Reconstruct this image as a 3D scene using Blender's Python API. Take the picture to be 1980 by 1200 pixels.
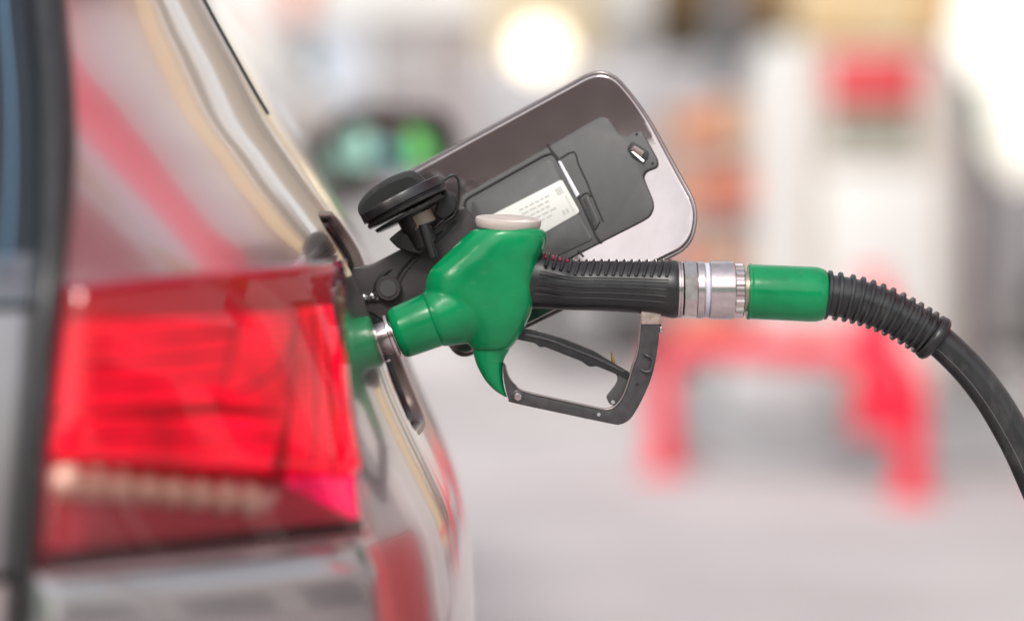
import bpy, bmesh, math, random
from mathutils import Vector, Matrix
random.seed(7)
for o in list(bpy.data.objects): bpy.data.objects.remove(o)
SC = bpy.context.scene
COL = SC.collection
# ------------------------------------------------------------------ camera
H = 1.02                 # camera height (m)
D = 2.10                 # camera to nozzle distance (m)
S = 0.45e-3 / D          # tangent per design unit
cam = bpy.data.cameras.new('camera'); camo = bpy.data.objects.new('camera', cam); COL.objects.link(camo)
camo.location = (0, -D, H); camo.rotation_euler = (math.radians(90), 0, 0)
cam.sensor_width = 36; cam.lens = 36 / (1980 * S); cam.shift_y = -200 / 1980
cam.clip_start = 0.05; cam.clip_end = 3000
cam.dof.use_dof = True; cam.dof.focus_distance = D + 0.015; cam.dof.aperture_fstop = cam.lens / 64.0
SC.camera = camo
# ------------------------------------------------------------------ world, sun, exposure
SUN_EL, SUN_AZ = math.radians(44), math.radians(198)   # azimuth from +Y towards +X
w = bpy.data.worlds.new('World'); SC.world = w; w.use_nodes = True
nt = w.node_tree; nt.nodes.clear()
out = nt.nodes.new('ShaderNodeOutputWorld'); bg = nt.nodes.new('ShaderNodeBackground')
sky = nt.nodes.new('ShaderNodeTexSky'); sky.sky_type = 'NISHITA'; sky.sun_disc = False
sky.sun_elevation = SUN_EL; sky.sun_rotation = SUN_AZ
sky.air_density = 2.0; sky.dust_density = 1.0; sky.ozone_density = 1.0
hs = nt.nodes.new('ShaderNodeHueSaturation'); hs.inputs['Saturation'].default_value = 0.30
nt.links.new(sky.outputs[0], hs.inputs['Color']); nt.links.new(hs.outputs[0], bg.inputs['Color'])
bg.inputs['Strength'].default_value = 0.15
nt.links.new(bg.outputs[0], out.inputs['Surface'])
sl = bpy.data.lights.new('sun', 'SUN'); so = bpy.data.objects.new('sun', sl); COL.objects.link(so)
sl.energy = 1.5; sl.angle = math.radians(15); sl.color = (1, 0.95, 0.88)
sd = Vector((math.sin(SUN_AZ) * math.cos(SUN_EL), math.cos(SUN_AZ) * math.cos(SUN_EL), math.sin(SUN_EL)))
so.rotation_euler = sd.to_track_quat('Z', 'Y').to_euler(); so.location = sd * 30
SC.view_settings.view_transform = 'Standard'; SC.view_settings.look = 'None'
SC.view_settings.gamma = 1; SC.view_settings.use_curve_mapping = False
SC.view_settings.exposure = 0.68
SC.render.engine = 'CYCLES'
SC.cycles.use_denoising = True
SC.cycles.max_bounces = 10; SC.cycles.transparent_max_bounces = 12
SC.cycles.sample_clamp_indirect = 8

# ------------------------------------------------------------------ helpers
MATS = {}
def mat(name, col, rough=0.5, metal=0.0, coat=0.0, spec=0.5, emit=None, estr=0.0, noise=None, bump=None, sheen=0):
    """procedural principled material; noise=(scale, amount) varies colour, bump=(scale,strength,dist)"""
    if name in MATS: return MATS[name]
    m = bpy.data.materials.new(name); m.use_nodes = True; t = m.node_tree
    b = t.nodes['Principled BSDF']
    b.inputs['Base Color'].default_value = (*col, 1); b.inputs['Roughness'].default_value = rough
    b.inputs['Metallic'].default_value = metal; b.inputs['Specular IOR Level'].default_value = spec
    b.inputs['Coat Weight'].default_value = coat; b.inputs['Coat Roughness'].default_value = 0.03
    if emit: b.inputs['Emission Color'].default_value = (*emit, 1); b.inputs['Emission Strength'].default_value = estr
    tc = t.nodes.new('ShaderNodeTexCoord')
    if noise:
        n = t.nodes.new('ShaderNodeTexNoise'); n.inputs['Scale'].default_value = noise[0]; n.inputs['Detail'].default_value = 6
        t.links.new(tc.outputs['Object'], n.inputs['Vector'])
        r = t.nodes.new('ShaderNodeValToRGB'); a = noise[1]
        r.color_ramp.elements[0].position = 0.3; r.color_ramp.elements[1].position = 0.7
        r.color_ramp.elements[0].color = (*[c * (1 - a) for c in col], 1); r.color_ramp.elements[1].color = (*[min(1, c * (1 + a)) for c in col], 1)
        t.links.new(n.outputs['Fac'], r.inputs['Fac']); t.links.new(r.outputs['Color'], b.inputs['Base Color'])
        mr = t.nodes.new('ShaderNodeMapRange'); mr.inputs['To Min'].default_value = max(0.02, rough * 0.8); mr.inputs['To Max'].default_value = min(1, rough * 1.3)
        t.links.new(n.outputs['Fac'], mr.inputs['Value']); t.links.new(mr.outputs['Result'], b.inputs['Roughness'])
    if bump:
        n2 = t.nodes.new('ShaderNodeTexNoise'); n2.inputs['Scale'].default_value = bump[0]; n2.inputs['Detail'].default_value = 4
        t.links.new(tc.outputs['Object'], n2.inputs['Vector'])
        bp = t.nodes.new('ShaderNodeBump'); bp.inputs['Strength'].default_value = bump[1]; bp.inputs['Distance'].default_value = bump[2]
        t.links.new(n2.outputs['Fac'], bp.inputs['Height']); t.links.new(bp.outputs['Normal'], b.inputs['Normal'])
    MATS[name] = m
    return m

def tag(o, label, cat, group=None, kind=None):
    if label: o['label'] = label
    if cat: o['category'] = cat
    if group: o['group'] = group
    if kind: o['kind'] = kind
    return o
def thing(name, label, cat, loc, group=None):
    o = bpy.data.objects.new(name, None); COL.objects.link(o); o.location = loc; o.empty_display_size = 0.05
    return tag(o, label, cat, group)
def finish(name, me, m, parent=None, smooth=True, angle=40):
    me.name = name
    if m: me.materials.clear(); me.materials.append(m)
    if smooth:
        for p in me.polygons: p.use_smooth = True
        me.set_sharp_from_angle(angle=math.radians(angle))
    o = bpy.data.objects.new(name, me); COL.objects.link(o)
    if parent is not None:
        o.parent = parent; wm = Matrix.Identity(4)
        p = parent
        loc = Vector((0, 0, 0))
        while p is not None: loc += p.location; p = p.parent
        me.transform(Matrix.Translation(-loc))
    return o
def from_bm(name, bm, m, parent=None, smooth=True, angle=40, normals=True):
    if normals: bmesh.ops.recalc_face_normals(bm, faces=bm.faces[:])
    me = bpy.data.meshes.new(name); bm.to_mesh(me); bm.free()
    return finish(name, me, m, parent, smooth, angle)
def bake(o, mods):
    """apply modifiers (type, settings) and keep a plain mesh"""
    for t, kw in mods:
        md = o.modifiers.new(t, t)
        for k, v in kw.items(): setattr(md, k, v)
    dg = bpy.context.evaluated_depsgraph_get(); dg.update()
    me = bpy.data.meshes.new_from_object(o.evaluated_get(dg)); old = o.data
    ms = list(old.materials)
    o.modifiers.clear(); o.data = me; me.name = o.name
    if not me.materials:
        for q in ms: me.materials.append(q)
    for p in me.polygons: p.use_smooth = True
    bpy.data.meshes.remove(old)
    return o
def P(px, py, y=0.0):
    """design units on the nozzle drawing -> metres, on the plane y"""
    d = D + y
    return Vector(((px - 990) * S * d, y, H - (py - 400) * S * d))
U = 0.45e-3              # one design unit in metres on the nozzle plane
def catmull(pts, n=6, closed=True):
    out = []; N = len(pts)
    rng = range(N if closed else N - 1)
    for i in rng:
        g = lambda k: Vector(pts[k % N]) if closed else Vector(pts[max(0, min(N - 1, k))])
        p0, p1, p2, p3 = g(i - 1), g(i), g(i + 1), g(i + 2)
        for j in range(n):
            t = j / n
            out.append(0.5 * ((2 * p1) + (p2 - p0) * t + (2 * p0 - 5 * p1 + 4 * p2 - p3) * t * t + (3 * p1 - p0 - 3 * p2 + p3) * t ** 3))
    if not closed: out.append(Vector(pts[-1]))
    return out
def rounded(pts, r, n=5):
    """polygon with rounded corners; r a number or a list"""
    N = len(pts); out = []
    for i in range(N):
        p = Vector(pts[i]); a = Vector(pts[i - 1]) - p; b = Vector(pts[(i + 1) % N]) - p
        rr = r[i] if isinstance(r, (list, tuple)) else r
        rr = min(rr, a.length * 0.45, b.length * 0.45)
        if rr < 0.01: out.append(p); continue
        s, e = p + a.normalized() * rr, p + b.normalized() * rr
        for k in range(n + 1):
            t = k / n
            out.append((1 - t) ** 2 * s + 2 * t * (1 - t) * p + t * t * e)
    return out
def slab(name, pts, y0, y1, m, parent, bev=0.0012, seg=3, fmap=None, angle=40):
    """closed outline in design units extruded from depth y0 to y1, edges bevelled"""
    f = fmap or (lambda px, py, y: P(px, py, 0) + Vector((0, y, 0)))
    bm = bmesh.new()
    v0 = [bm.verts.new(f(p[0], p[1], y0)) for p in pts]; v1 = [bm.verts.new(f(p[0], p[1], y1)) for p in pts]
    n = len(pts); fr = bm.faces.new(v0); bk = bm.faces.new(v1[::-1])
    for i in range(n):
        bm.faces.new((v0[i], v1[i], v1[(i + 1) % n], v0[(i + 1) % n]))
    bmesh.ops.recalc_face_normals(bm, faces=bm.faces[:])
    if bev > 0:
        es = list(fr.edges) + list(bk.edges)
        bmesh.ops.bevel(bm, geom=es, offset=bev, segments=seg, profile=0.5, affect='EDGES', clamp_overlap=True)
    big = [q for q in bm.faces if len(q.verts) > 4]
    bmesh.ops.triangulate(bm, faces=big)
    return from_bm(name, bm, m, parent, True, angle)
def loft(name, rings, m, parent, cap=True, angle=40, closed=True):
    bm = bmesh.new(); R = [[bm.verts.new(p) for p in r] for r in rings]
    n = len(rings[0])
    for a, b in zip(R[:-1], R[1:]):
        for i in range(n if closed else n - 1):
            bm.faces.new((a[i], a[(i + 1) % n], b[(i + 1) % n], b[i]))
    if cap and closed:
        bm.faces.new(R[0][::-1]); bm.faces.new(R[-1])
    return from_bm(name, bm, m, parent, True, angle)
def ring(c, ax, r, n=40, r2=None, ph=0.0, teeth=None):
    ax = Vector(ax).normalized()
    u = ax.cross(Vector((0, 1, 0)))
    if u.length < 1e-3: u = ax.cross(Vector((0, 0, 1)))
    u.normalize(); v = ax.cross(u)
    out = []
    for k in range(n):
        a = 2 * math.pi * k / n + ph
        q = r
        if teeth: q = r * teeth(k)
        out.append(Vector(c) + u * math.cos(a) * q + v * math.sin(a) * (r2 if r2 else q))
    return out
def lathe(name, c, ax, prof, m, parent, n=48, angle=35, teeth=None):
    ax = Vector(ax).normalized(); c = Vector(c)
    return loft(name, [ring(c + ax * t, ax, max(r, 1e-5), n, teeth=teeth) for t, r in prof], m, parent, True, angle)
def tube(name, path, rad, m, parent, n=16, cap=True, angle=50):
    path = [Vector(p) for p in path]; rings = []
    u = None
    for i, p in enumerate(path):
        t = (path[min(i + 1, len(path) - 1)] - path[max(i - 1, 0)]).normalized()
        if u is None:
            u = t.cross(Vector((0, 1, 0)))
            if u.length < 0.1: u = t.cross(Vector((0, 0, 1)))
        u = (u - t * u.dot(t)).normalized(); v = t.cross(u)
        r = rad(i / (len(path) - 1)) if callable(rad) else rad
        rings.append([p + (u * math.cos(2 * math.pi * k / n) + v * math.sin(2 * math.pi * k / n)) * r for k in range(n)])
    return loft(name, rings, m, parent, cap, angle)
def box(name, x0, x1, y0, y1, z0, z1, m, parent=None, bev=0.0, seg=2):
    bm = bmesh.new(); bmesh.ops.create_cube(bm, size=1)
    for v in bm.verts: v.co = Vector(((x0 + x1) / 2 + v.co.x * (x1 - x0), (y0 + y1) / 2 + v.co.y * (y1 - y0), (z0 + z1) / 2 + v.co.z * (z1 - z0)))
    if bev > 0: bmesh.ops.bevel(bm, geom=bm.edges[:], offset=bev, segments=seg, profile=0.5, affect='EDGES', clamp_overlap=True)
    return from_bm(name, bm, m, parent)
def interp(tab, x):
    """monotone cubic through (x, y) table sorted by x"""
    n = len(tab)
    if x <= tab[0][0]:
        k = (tab[1][1] - tab[0][1]) / (tab[1][0] - tab[0][0]); return tab[0][1] + k * (x - tab[0][0])
    if x >= tab[-1][0]:
        k = (tab[-1][1] - tab[-2][1]) / (tab[-1][0] - tab[-2][0]); return tab[-1][1] + k * (x - tab[-1][0])
    i = 0
    while tab[i + 1][0] < x: i += 1
    def sl(j): return (tab[j + 1][1] - tab[j][1]) / (tab[j + 1][0] - tab[j][0])
    def m(j):
        if j == 0: return sl(0)
        if j == n - 1: return sl(n - 2)
        a, b = sl(j - 1), sl(j)
        return 0.5 * (a + b)
    h = tab[i + 1][0] - tab[i][0]; t = (x - tab[i][0]) / h
    return ((2 * t ** 3 - 3 * t ** 2 + 1) * tab[i][1] + (t ** 3 - 2 * t ** 2 + t) * h * m(i) + (-2 * t ** 3 + 3 * t ** 2) * tab[i + 1][1] + (t ** 3 - t ** 2) * h * m(i + 1))

# ------------------------------------------------------------------ materials
PAINT = mat('taupe_silver_paint', (0.54, 0.455, 0.46), 0.20, 0.9, 0.75); PAINT.node_tree.nodes['Principled BSDF'].inputs['Coat IOR'].default_value = 1.6; PAINT.node_tree.nodes['Principled BSDF'].inputs['Coat Roughness'].default_value = 0.05
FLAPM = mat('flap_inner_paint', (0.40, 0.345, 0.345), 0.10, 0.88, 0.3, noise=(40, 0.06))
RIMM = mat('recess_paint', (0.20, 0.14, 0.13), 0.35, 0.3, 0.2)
BLACK = mat('black_plastic', (0.013, 0.012, 0.013), 0.32, noise=(90, 0.25))
GREYP = mat('charcoal_plastic', (0.058, 0.056, 0.056), 0.5, noise=(70, 0.15), bump=(900, 0.15, 0.0004))
ARMM = mat('hinge_plastic', (0.042, 0.035, 0.035), 0.42, noise=(60, 0.2))
GROOVE = mat('groove_black', (0.008, 0.008, 0.008), 0.6)
RUBBER = mat('rubber_hose', (0.018, 0.018, 0.019), 0.33, noise=(60, 0.2), bump=(500, 0.08, 0.0003))
GREEN = mat('green_vinyl', (0.0, 0.205, 0.068), 0.20, spec=0.38, noise=(24, 0.20), bump=(38, 0.22, 0.0016))
def wear(m, col, scale, lo, hi, fac, stretch=(1, 1, 1)):
    t = m.node_tree; b = t.nodes['Principled BSDF']; src = b.inputs['Base Color'].links[0].from_socket
    tc = t.nodes.new('ShaderNodeTexCoord'); mp = t.nodes.new('ShaderNodeMapping'); mp.inputs['Scale'].default_value = stretch
    n = t.nodes.new('ShaderNodeTexNoise'); n.inputs['Scale'].default_value = scale; n.inputs['Detail'].default_value = 8; n.inputs['Roughness'].default_value = 0.65
    t.links.new(tc.outputs['Object'], mp.inputs['Vector']); t.links.new(mp.outputs['Vector'], n.inputs['Vector'])
    r = t.nodes.new('ShaderNodeMapRange'); r.inputs['From Min'].default_value = lo; r.inputs['From Max'].default_value = hi; r.inputs['To Max'].default_value = fac
    t.links.new(n.outputs['Fac'], r.inputs['Value'])
    mx = t.nodes.new('ShaderNodeMix'); mx.data_type = 'RGBA'; t.links.new(r.outputs['Result'], mx.inputs['Factor']); t.links.new(src, mx.inputs[6]); mx.inputs[7].default_value = (*col, 1)
    t.links.new(mx.outputs[2], b.inputs['Base Color'])
wear(GREEN, (0.10, 0.26, 0.17), 60, 0.62, 0.80, 0.45, (1, 1, 3)); wear(GREEN, (0.004, 0.055, 0.022), 22, 0.57, 0.80, 0.7)
wear(RUBBER, (0.075, 0.070, 0.066), 45, 0.52, 0.78, 0.7, (3, 1, 1)); wear(BLACK, (0.06, 0.055, 0.052), 55, 0.55, 0.80, 0.6); wear(GREYP, (0.10, 0.095, 0.09), 30, 0.5, 0.8, 0.5)
CREAMP = mat('cream_plastic', (0.46, 0.40, 0.36), 0.35, noise=(60, 0.06))
STEEL = mat('nickel_steel', (0.58, 0.50, 0.49), 0.19, 1.0, noise=(160, 0.10))
BRASS = mat('brass', (0.55, 0.33, 0.10), 0.3, 1.0)
GUARDM = mat('guard_metal', (0.066, 0.060, 0.063), 0.36, 0.45, noise=(120, 0.22))
SILVER = mat('silver_pin', (0.75, 0.74, 0.74), 0.25, 1.0)
LABELM = mat('label_paper', (0.62, 0.61, 0.57), 0.45)
PRINT = mat('label_ink', (0.42, 0.42, 0.40), 0.6)
REDP = mat('red_plastic', (0.17, 0.01, 0.03), 0.4)
WHITE = mat('white_paint', (0.80, 0.79, 0.77), 0.45, noise=(3, 0.04))
CONC = mat('forecourt_concrete', (0.455, 0.415, 0.42), 0.75, noise=(0.9, 0.17), bump=(60, 0.2, 0.004))

# ================================================================== SETTING
bm = bmesh.new()
for q in ((-400, -300), (400, -300), (400, 700), (-400, 700)): bm.verts.new((q[0], q[1], 0))
bm.faces.new(bm.verts[:])
tag(from_bm('ground', bm, CONC, None, False), 'pale concrete forecourt paving', None, kind='structure')
# ================================================================== CAR
Y0 = 0.13                                   # widest station of the flank
def zrow(py, d): return H - (py - 400) * S * d
def xcol(px, d): return (px - 990) * S * d
DS = D + Y0
SIL = [(-420, 60), (-300, 205), (-100, 345), (0, 398), (100, 452), (220, 520), (310, 582), (400, 645), (480, 696), (560, 735), (640, 762), (720, 789), (800, 823),
       (860, 850), (950, 887), (1050, 907), (1200, 918), (1400, 914), (1800, 880), (2300, 820)]
XS = sorted([(zrow(y, DS), xcol(x, DS)) for x, y in [(b, a) for a, b in SIL]])
XS = [(1.02 - 0.98, XS[0][1] - 0.06)] + [q for q in XS if q[0] > 0.1]
XS += [(1.50, -0.55), (1.57, -0.75), (1.60, -0.95)]
EDGE = [(-420, 95, -0.16), (-100, 108, -0.27), (0, 112, -0.30), (200, 128, -0.37), (400, 128, -0.43), (560, 116, -0.47), (700, 103, -0.485), (850, 90, -0.495),
        (1000, 76, -0.50), (1200, 60, -0.50), (1500, 50, -0.49), (2200, 90, -0.44)]
YE = sorted([(zrow(y, D + e), e) for y, x, e in EDGE]); YE += [(1.62, 0.02)]
XE = sorted([(zrow(y, D + e), xcol(x, D + e)) for y, x, e in EDGE]); XE += [(1.50, -0.62), (1.57, -0.80), (1.60, -0.95)]
PW = [(0.2, 3.4), (0.75, 3.4), (0.95, 3.2), (1.05, 2.5), (1.25, 1.9), (1.6, 1.7)]
FS = [(0.2, 0.085), (0.85, 0.085), (1.0, 0.075), (1.12, 0.05), (1.3, 0.04), (1.6, 0.02)]
def XB(y, z):
    xs, xe, ye = interp(XS, z), interp(XE, z), interp(YE, z)
    if y >= Y0:
        u = y - Y0; k = interp(FS, z)
        return xs - k * (u if u > 0.25 else u * u / 0.5 + 0.0) + (k * 0.125 if u > 0.25 else 0)
    t = (Y0 - y) / (Y0 - ye)
    return xs - (xs - xe) * (max(t, 0) ** interp(PW, z))
def NB(y, z, e=0.004):
    dy = (XB(y + e, z) - XB(y - e, z)) / (2 * e); dz = (XB(y, z + e) - XB(y, z - e)) / (2 * e)
    return Vector((1, -dy, -dz)).normalized()
def hit(px, py, off=0.0):
    d = 1.45; prev = d
    while d < 2.6:
        X, z = xcol(px, d), zrow(py, d)
        if X <= XB(d - D, z): break
        prev = d; d += 0.01
    lo, hi = prev, d
    for _ in range(24):
        md = (lo + hi) / 2
        if xcol(px, md) <= XB(md - D, zrow(py, md)): hi = md
        else: lo = md
    y, z = hi - D, zrow(py, hi)
    return Vector((XB(y, z), y, z)) + NB(y, z) * off, y, z

car = thing('silver_car', 'glossy taupe silver car at the left with red tail lamp and open fuel flap', 'car', (-0.95, 0.6, 0))
# --- flank with the filler opening
HC, HHY, HHZ, HR = (0.023, H - 0.100), 0.083, 0.096, 0.036      # opening centre, half sizes, corner radius
def hsdf(y, z):
    qx, qz = abs(y - HC[0]) - (HHY - HR), abs(z - HC[1]) - (HHZ - HR)
    return math.hypot(max(qx, 0), max(qz, 0)) + min(max(qx, qz), 0) - HR
WHEELS = ((0.62, 0.32), (3.2, 0.32)); WR = 0.365
def lin(a, b, st): n = max(1, round((b - a) / st)); return [a + (b - a) * i / n for i in range(n)]
zs = lin(0.22, 0.62, 0.02) + lin(0.62, 1.26, 0.0055) + lin(1.26, 1.60, 0.02) + [1.60]
tl = [-1 + i / 44 for i in range(44)]       # rear section: t from the corner to Y0
yf = lin(Y0, 0.40, 0.007) + lin(0.40, 1.0, 0.03) + lin(1.0, 3.9, 0.06) + [3.9]
bm = bmesh.new(); G = []
NR = 110
for z in zs:
    ye = interp(YE, z); row = []
    ys = [ye + (Y0 - ye) * i / NR for i in range(NR)] + yf
    for y in ys:
        s = hsdf(y, z)
        yy, zz = y, z
        if abs(s) < 0.0034:
            e = 1e-4
            gy, gz = (hsdf(y + e, z) - hsdf(y - e, z)) / (2 * e), (hsdf(y, z + e) - hsdf(y, z - e)) / (2 * e)
            yy, zz = y - gy * s, z - gz * s
        row.append((bm.verts.new((XB(yy, zz), yy, zz)), s, yy, zz))
    G.append(row)
for a, b in zip(G[:-1], G[1:]):
    for i in range(len(a) - 1):
        q = (a[i], a[i + 1], b[i + 1], b[i])
        cy, cz = sum(v[2] for v in q) / 4, sum(v[3] for v in q) / 4
        if hsdf(cy, cz) < 0: continue
        if any(math.hypot(cy - wy, cz - wz) < WR for wy, wz in WHEELS): continue
        bm.faces.new([v[0] for v in q])
for v in [v for v in bm.verts if not v.link_faces]: bm.verts.remove(v)
from_bm('side_panel', bm, PAINT, car, True, 80)
# far flank, mirrored about the car's centre plane (coarse)
bm = bmesh.new(); G = []
for z in [0.22 + 1.38 * i / 40 for i in range(41)]:
    ye = interp(YE, z)
    G.append([bm.verts.new((-1.9 - XB(y, z), y, z)) for y in [ye + (Y0 - ye) * i / 20 for i in range(20)] + [0.13 + 3.77 * i / 30 for i in range(31)]])
for a, b in zip(G[:-1], G[1:]):
    for i in range(len(a) - 1): bm.faces.new((a[i], a[i + 1], b[i + 1], b[i]))
from_bm('side_panel', bm, PAINT, car, True, 80)
# rolled lip and recess
def hcont(n=96, inset=0.0):
    out = []
    hy, hz, r = HHY - inset, HHZ - inset, max(HR - inset, 0.004)
    cs = ((hy - r, hz - r, 0), (-(hy - r), hz - r, 90), (-(hy - r), -(hz - r), 180), (hy - r, -(hz - r), 270))
    k = n // 4
    for cx, cz, a0 in cs:
        for i in range(k):
            a = math.radians(a0 + 90 * i / (k - 1)); out.append((HC[0] + cx + r * math.cos(a), HC[1] + cz + r * math.sin(a)))
    return out
def hring(inset, depth):
    return [Vector((XB(y, z), y, z)) - NB(HC[0], HC[1]) * depth for y, z in hcont(96, inset)]
loft('opening_lip', [hring(0.0, 0.0), hring(0.0015, 0.0005), hring(0.003, 0.002), hring(0.004, 0.005), hring(0.0045, 0.012), hring(0.013, 0.014)], RIMM, car, cap=False)
loft('filler_recess', [hring(0.0128, 0.0135), hring(0.015, 0.020), hring(0.017, 0.045), hring(0.022, 0.060), hring(0.060, 0.066)], RIMM, car, cap=True)
# gap gasket round the lip's inner step
loft('recess_gasket', [hring(0.0048, 0.0118), hring(0.0078, 0.0085), hring(0.0112, 0.0120)], BLACK, car, cap=False)
# --- shut line of the rear door, running up the shoulder
sp = []
for i in range(30):
    z = zrow(222, DS) + (1.36 - zrow(222, DS)) * i / 29
    y = 0.118 - 0.02 * (i / 29); sp.append(Vector((XB(y, z) + 0.0002, y, z)))
tube('door_seam', sp, 0.0017, GROOVE, car, 8)
def patch(name, uv, m, off=0.004, nu=40, nv=28, edge=0.0, parent=None, lip=0.06):
    """panel lying on the flank: uv(u,v) -> design units; edges roll down by `edge`"""
    bm = bmesh.new(); G = []
    for j in range(nv + 1):
        row = []
        for i in range(nu + 1):
            u, v = i / nu, j / nv
            e = min(u, 1 - u, v, 1 - v); k = min(1, e / lip); o = off - edge * (1 - math.sqrt(max(0, 1 - (1 - k) ** 2)))
            row.append(bm.verts.new(hit(*uv(u, v), o)[0]))
        G.append(row)
    for a, b in zip(G[:-1], G[1:]):
        for i in range(nu): bm.faces.new((a[i], a[i + 1], b[i + 1], b[i]))
    return from_bm(name, bm, m, parent or car, True, 70)
def quad(tl, tr, br, bl, ktop=0, kright=0):
    def f(u, v):
        x = (1 - v) * ((1 - u) * tl[0] + u * tr[0]) + v * ((1 - u) * bl[0] + u * br[0])
        y = (1 - v) * ((1 - u) * tl[1] + u * tr[1]) + v * ((1 - u) * bl[1] + u * br[1])
        return x + kright * u * 4 * v * (1 - v), y + ktop * (1 - v) * 4 * u * (1 - u)
    return f
# --- tail lamp
LENSM = bpy.data.materials.new('red_lens'); LENSM.use_nodes = True
t = LENSM.node_tree; t.nodes.clear()
o_ = t.nodes.new('ShaderNodeOutputMaterial'); mx = t.nodes.new('ShaderNodeMixShader'); tr_ = t.nodes.new('ShaderNodeBsdfTransparent'); gl = t.nodes.new('ShaderNodeBsdfGlossy'); fr = t.nodes.new('ShaderNodeFresnel')
tr_.inputs[0].default_value = (0.95, 0.012, 0.20, 1); gl.inputs['Roughness'].default_value = 0.02; gl.inputs[0].default_value = (0.9, 0.9, 0.9, 1); fr.inputs[0].default_value = 1.5
t.links.new(fr.outputs[0], mx.inputs[0]); t.links.new(tr_.outputs[0], mx.inputs[1]); t.links.new(gl.outputs[0], mx.inputs[2]); t.links.new(mx.outputs[0], o_.inputs[0])
LENS2 = LENSM.copy(); LENS2.name = 'smoky_red_lens'; LENS2.node_tree.nodes['Transparent BSDF'].inputs[0].default_value = (0.95, 0.74, 0.72, 1)
LHOUSE = mat('lamp_housing_red', (0.50, 0.065, 0.10), 0.4)
LLIT = mat('lamp_guide_lit', (0.55, 0.010, 0.03), 0.35, emit=(1.0, 0.0, 0.15), estr=0.3)
t = LLIT.node_tree; b_ = t.nodes['Principled BSDF']; tc_ = t.nodes.new('ShaderNodeTexCoord'); n_ = t.nodes.new('ShaderNodeTexNoise'); n_.inputs['Scale'].default_value = 14; n_.inputs['Detail'].default_value = 2
w_ = t.nodes.new('ShaderNodeTexWave'); w_.wave_type = 'BANDS'; w_.bands_direction = 'Z'; w_.inputs['Scale'].default_value = 60; w_.inputs['Distortion'].default_value = 0.3
t.links.new(tc_.outputs['Object'], n_.inputs['Vector']); t.links.new(tc_.outputs['Object'], w_.inputs['Vector'])
ma = t.nodes.new('ShaderNodeMath'); ma.operation = 'MULTIPLY'; t.links.new(n_.outputs['Fac'], ma.inputs[0])
mr_ = t.nodes.new('ShaderNodeMapRange'); mr_.inputs['To Min'].default_value = 0.55; mr_.inputs['To Max'].default_value = 1.0; t.links.new(w_.outputs['Fac'], mr_.inputs['Value']); t.links.new(mr_.outputs['Result'], ma.inputs[1])
mr2 = t.nodes.new('ShaderNodeMapRange'); mr2.inputs['From Min'].default_value = 0.2; mr2.inputs['From Max'].default_value = 0.65; mr2.inputs['To Min'].default_value = 0.10; mr2.inputs['To Max'].default_value = 0.95
t.links.new(ma.outputs[0], mr2.inputs['Value']); t.links.new(mr2.outputs['Result'], b_.inputs['Emission Strength'])
LCHROME = mat('lamp_reflector', (0.85, 0.74, 0.60), 0.4, 0.1)
LDARK = mat('lamp_base_black', (0.03, 0.008, 0.012), 0.25)
lamp = patch('tail_lamp', quad((118, 560), (645, 512), (700, 1036), (68, 1108), 0, -28), LHOUSE, 0.0015)
patch('lens', quad((116, 556), (648, 508), (678, 930), (88, 900), 0, -16), LENSM, 0.020, 44, 30, 0.014, lamp)
patch('lower_lens', quad((88, 901), (678, 931), (704, 1040), (66, 1112)), LENS2, 0.020, 44, 14, 0.014, lamp)
for q in (((125, 628), (452, 606), (418, 776), (110, 796)), ((460, 606), (562, 600), (549, 798), (425, 779)), ((112, 806), (547, 804), (514, 912), (98, 876)), ((569, 598), (636, 590), (690, 1010), (548, 940))):
    patch('light_guide', quad(*q), LLIT, 0.007, 12, 8, 0.004, lamp, 0.1)
RIBM = mat('guide_rib_dark', (0.16, 0.004, 0.015), 0.4)
for pts in (((132, 668), (300, 660), (436, 646)), ((128, 708), (300, 700), (430, 686)), ((122, 750), (300, 742), (422, 730)), ((556, 640), (520, 720), (440, 764)), ((110, 842), (320, 846), (530, 850)), ((590, 610), (596, 760), (590, 900)), ((612, 604), (622, 760), (628, 930))):
    pc = catmull([Vector((*q, 0)) for q in pts], 6, False)
    tube('guide_rib', [hit(q.x, q.y, 0.0075)[0] for q in pc], 0.0010, RIBM, lamp, 6)
patch('reflector_strip', quad((104, 900), (540, 950), (520, 985), (98, 962)), mat('strip_pale', (0.74, 0.58, 0.52), 0.4), 0.005, 20, 4, 0.003, lamp, 0.2)
for i in range(8):
    c = hit(122 + i * 50, 925 + i * 6, 0.004)[0]
    bm = bmesh.new(); bmesh.ops.create_uvsphere(bm, u_segments=14, v_segments=8, radius=0.0115)
    for v in bm.verts: v.co += c
    from_bm('reflector', bm, LCHROME, lamp)
patch('lamp_base', quad((76, 1068), (690, 1004), (694, 1030), (72, 1102)), LDARK, 0.010, 30, 6, 0.006, lamp, 0.2)
# --- bumper
BUMP = mat('bumper_silver', (0.36, 0.335, 0.34), 0.16, 0.75, 0.8)
TL, TRr = hit(60, 1116)[1:], hit(702, 1046)[1:]
bm = bmesh.new(); G = []
for j in range(25):
    v = j / 24; row = []
    for i in range(61):
        u = i / 60; y = TL[0] + (TRr[0] - TL[0]) * u; zt = TL[1] + (TRr[1] - TL[1]) * u; z = zt + (0.26 - zt) * v
        e = min(min(u, 1 - u) * 0.25, v * 0.5); k = min(1, e / 0.012)
        row.append(bm.verts.new(Vector((XB(y, z), y, z)) + NB(y, z) * (0.011 - 0.010 * (1 - math.sqrt(max(0, 1 - (1 - k) ** 2))))))
    G.append(row)
for a, b in zip(G[:-1], G[1:]):
    for i in range(60): bm.faces.new((a[i], a[i + 1], b[i + 1], b[i]))
from_bm('bumper', bm, BUMP, car, True, 70)
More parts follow.
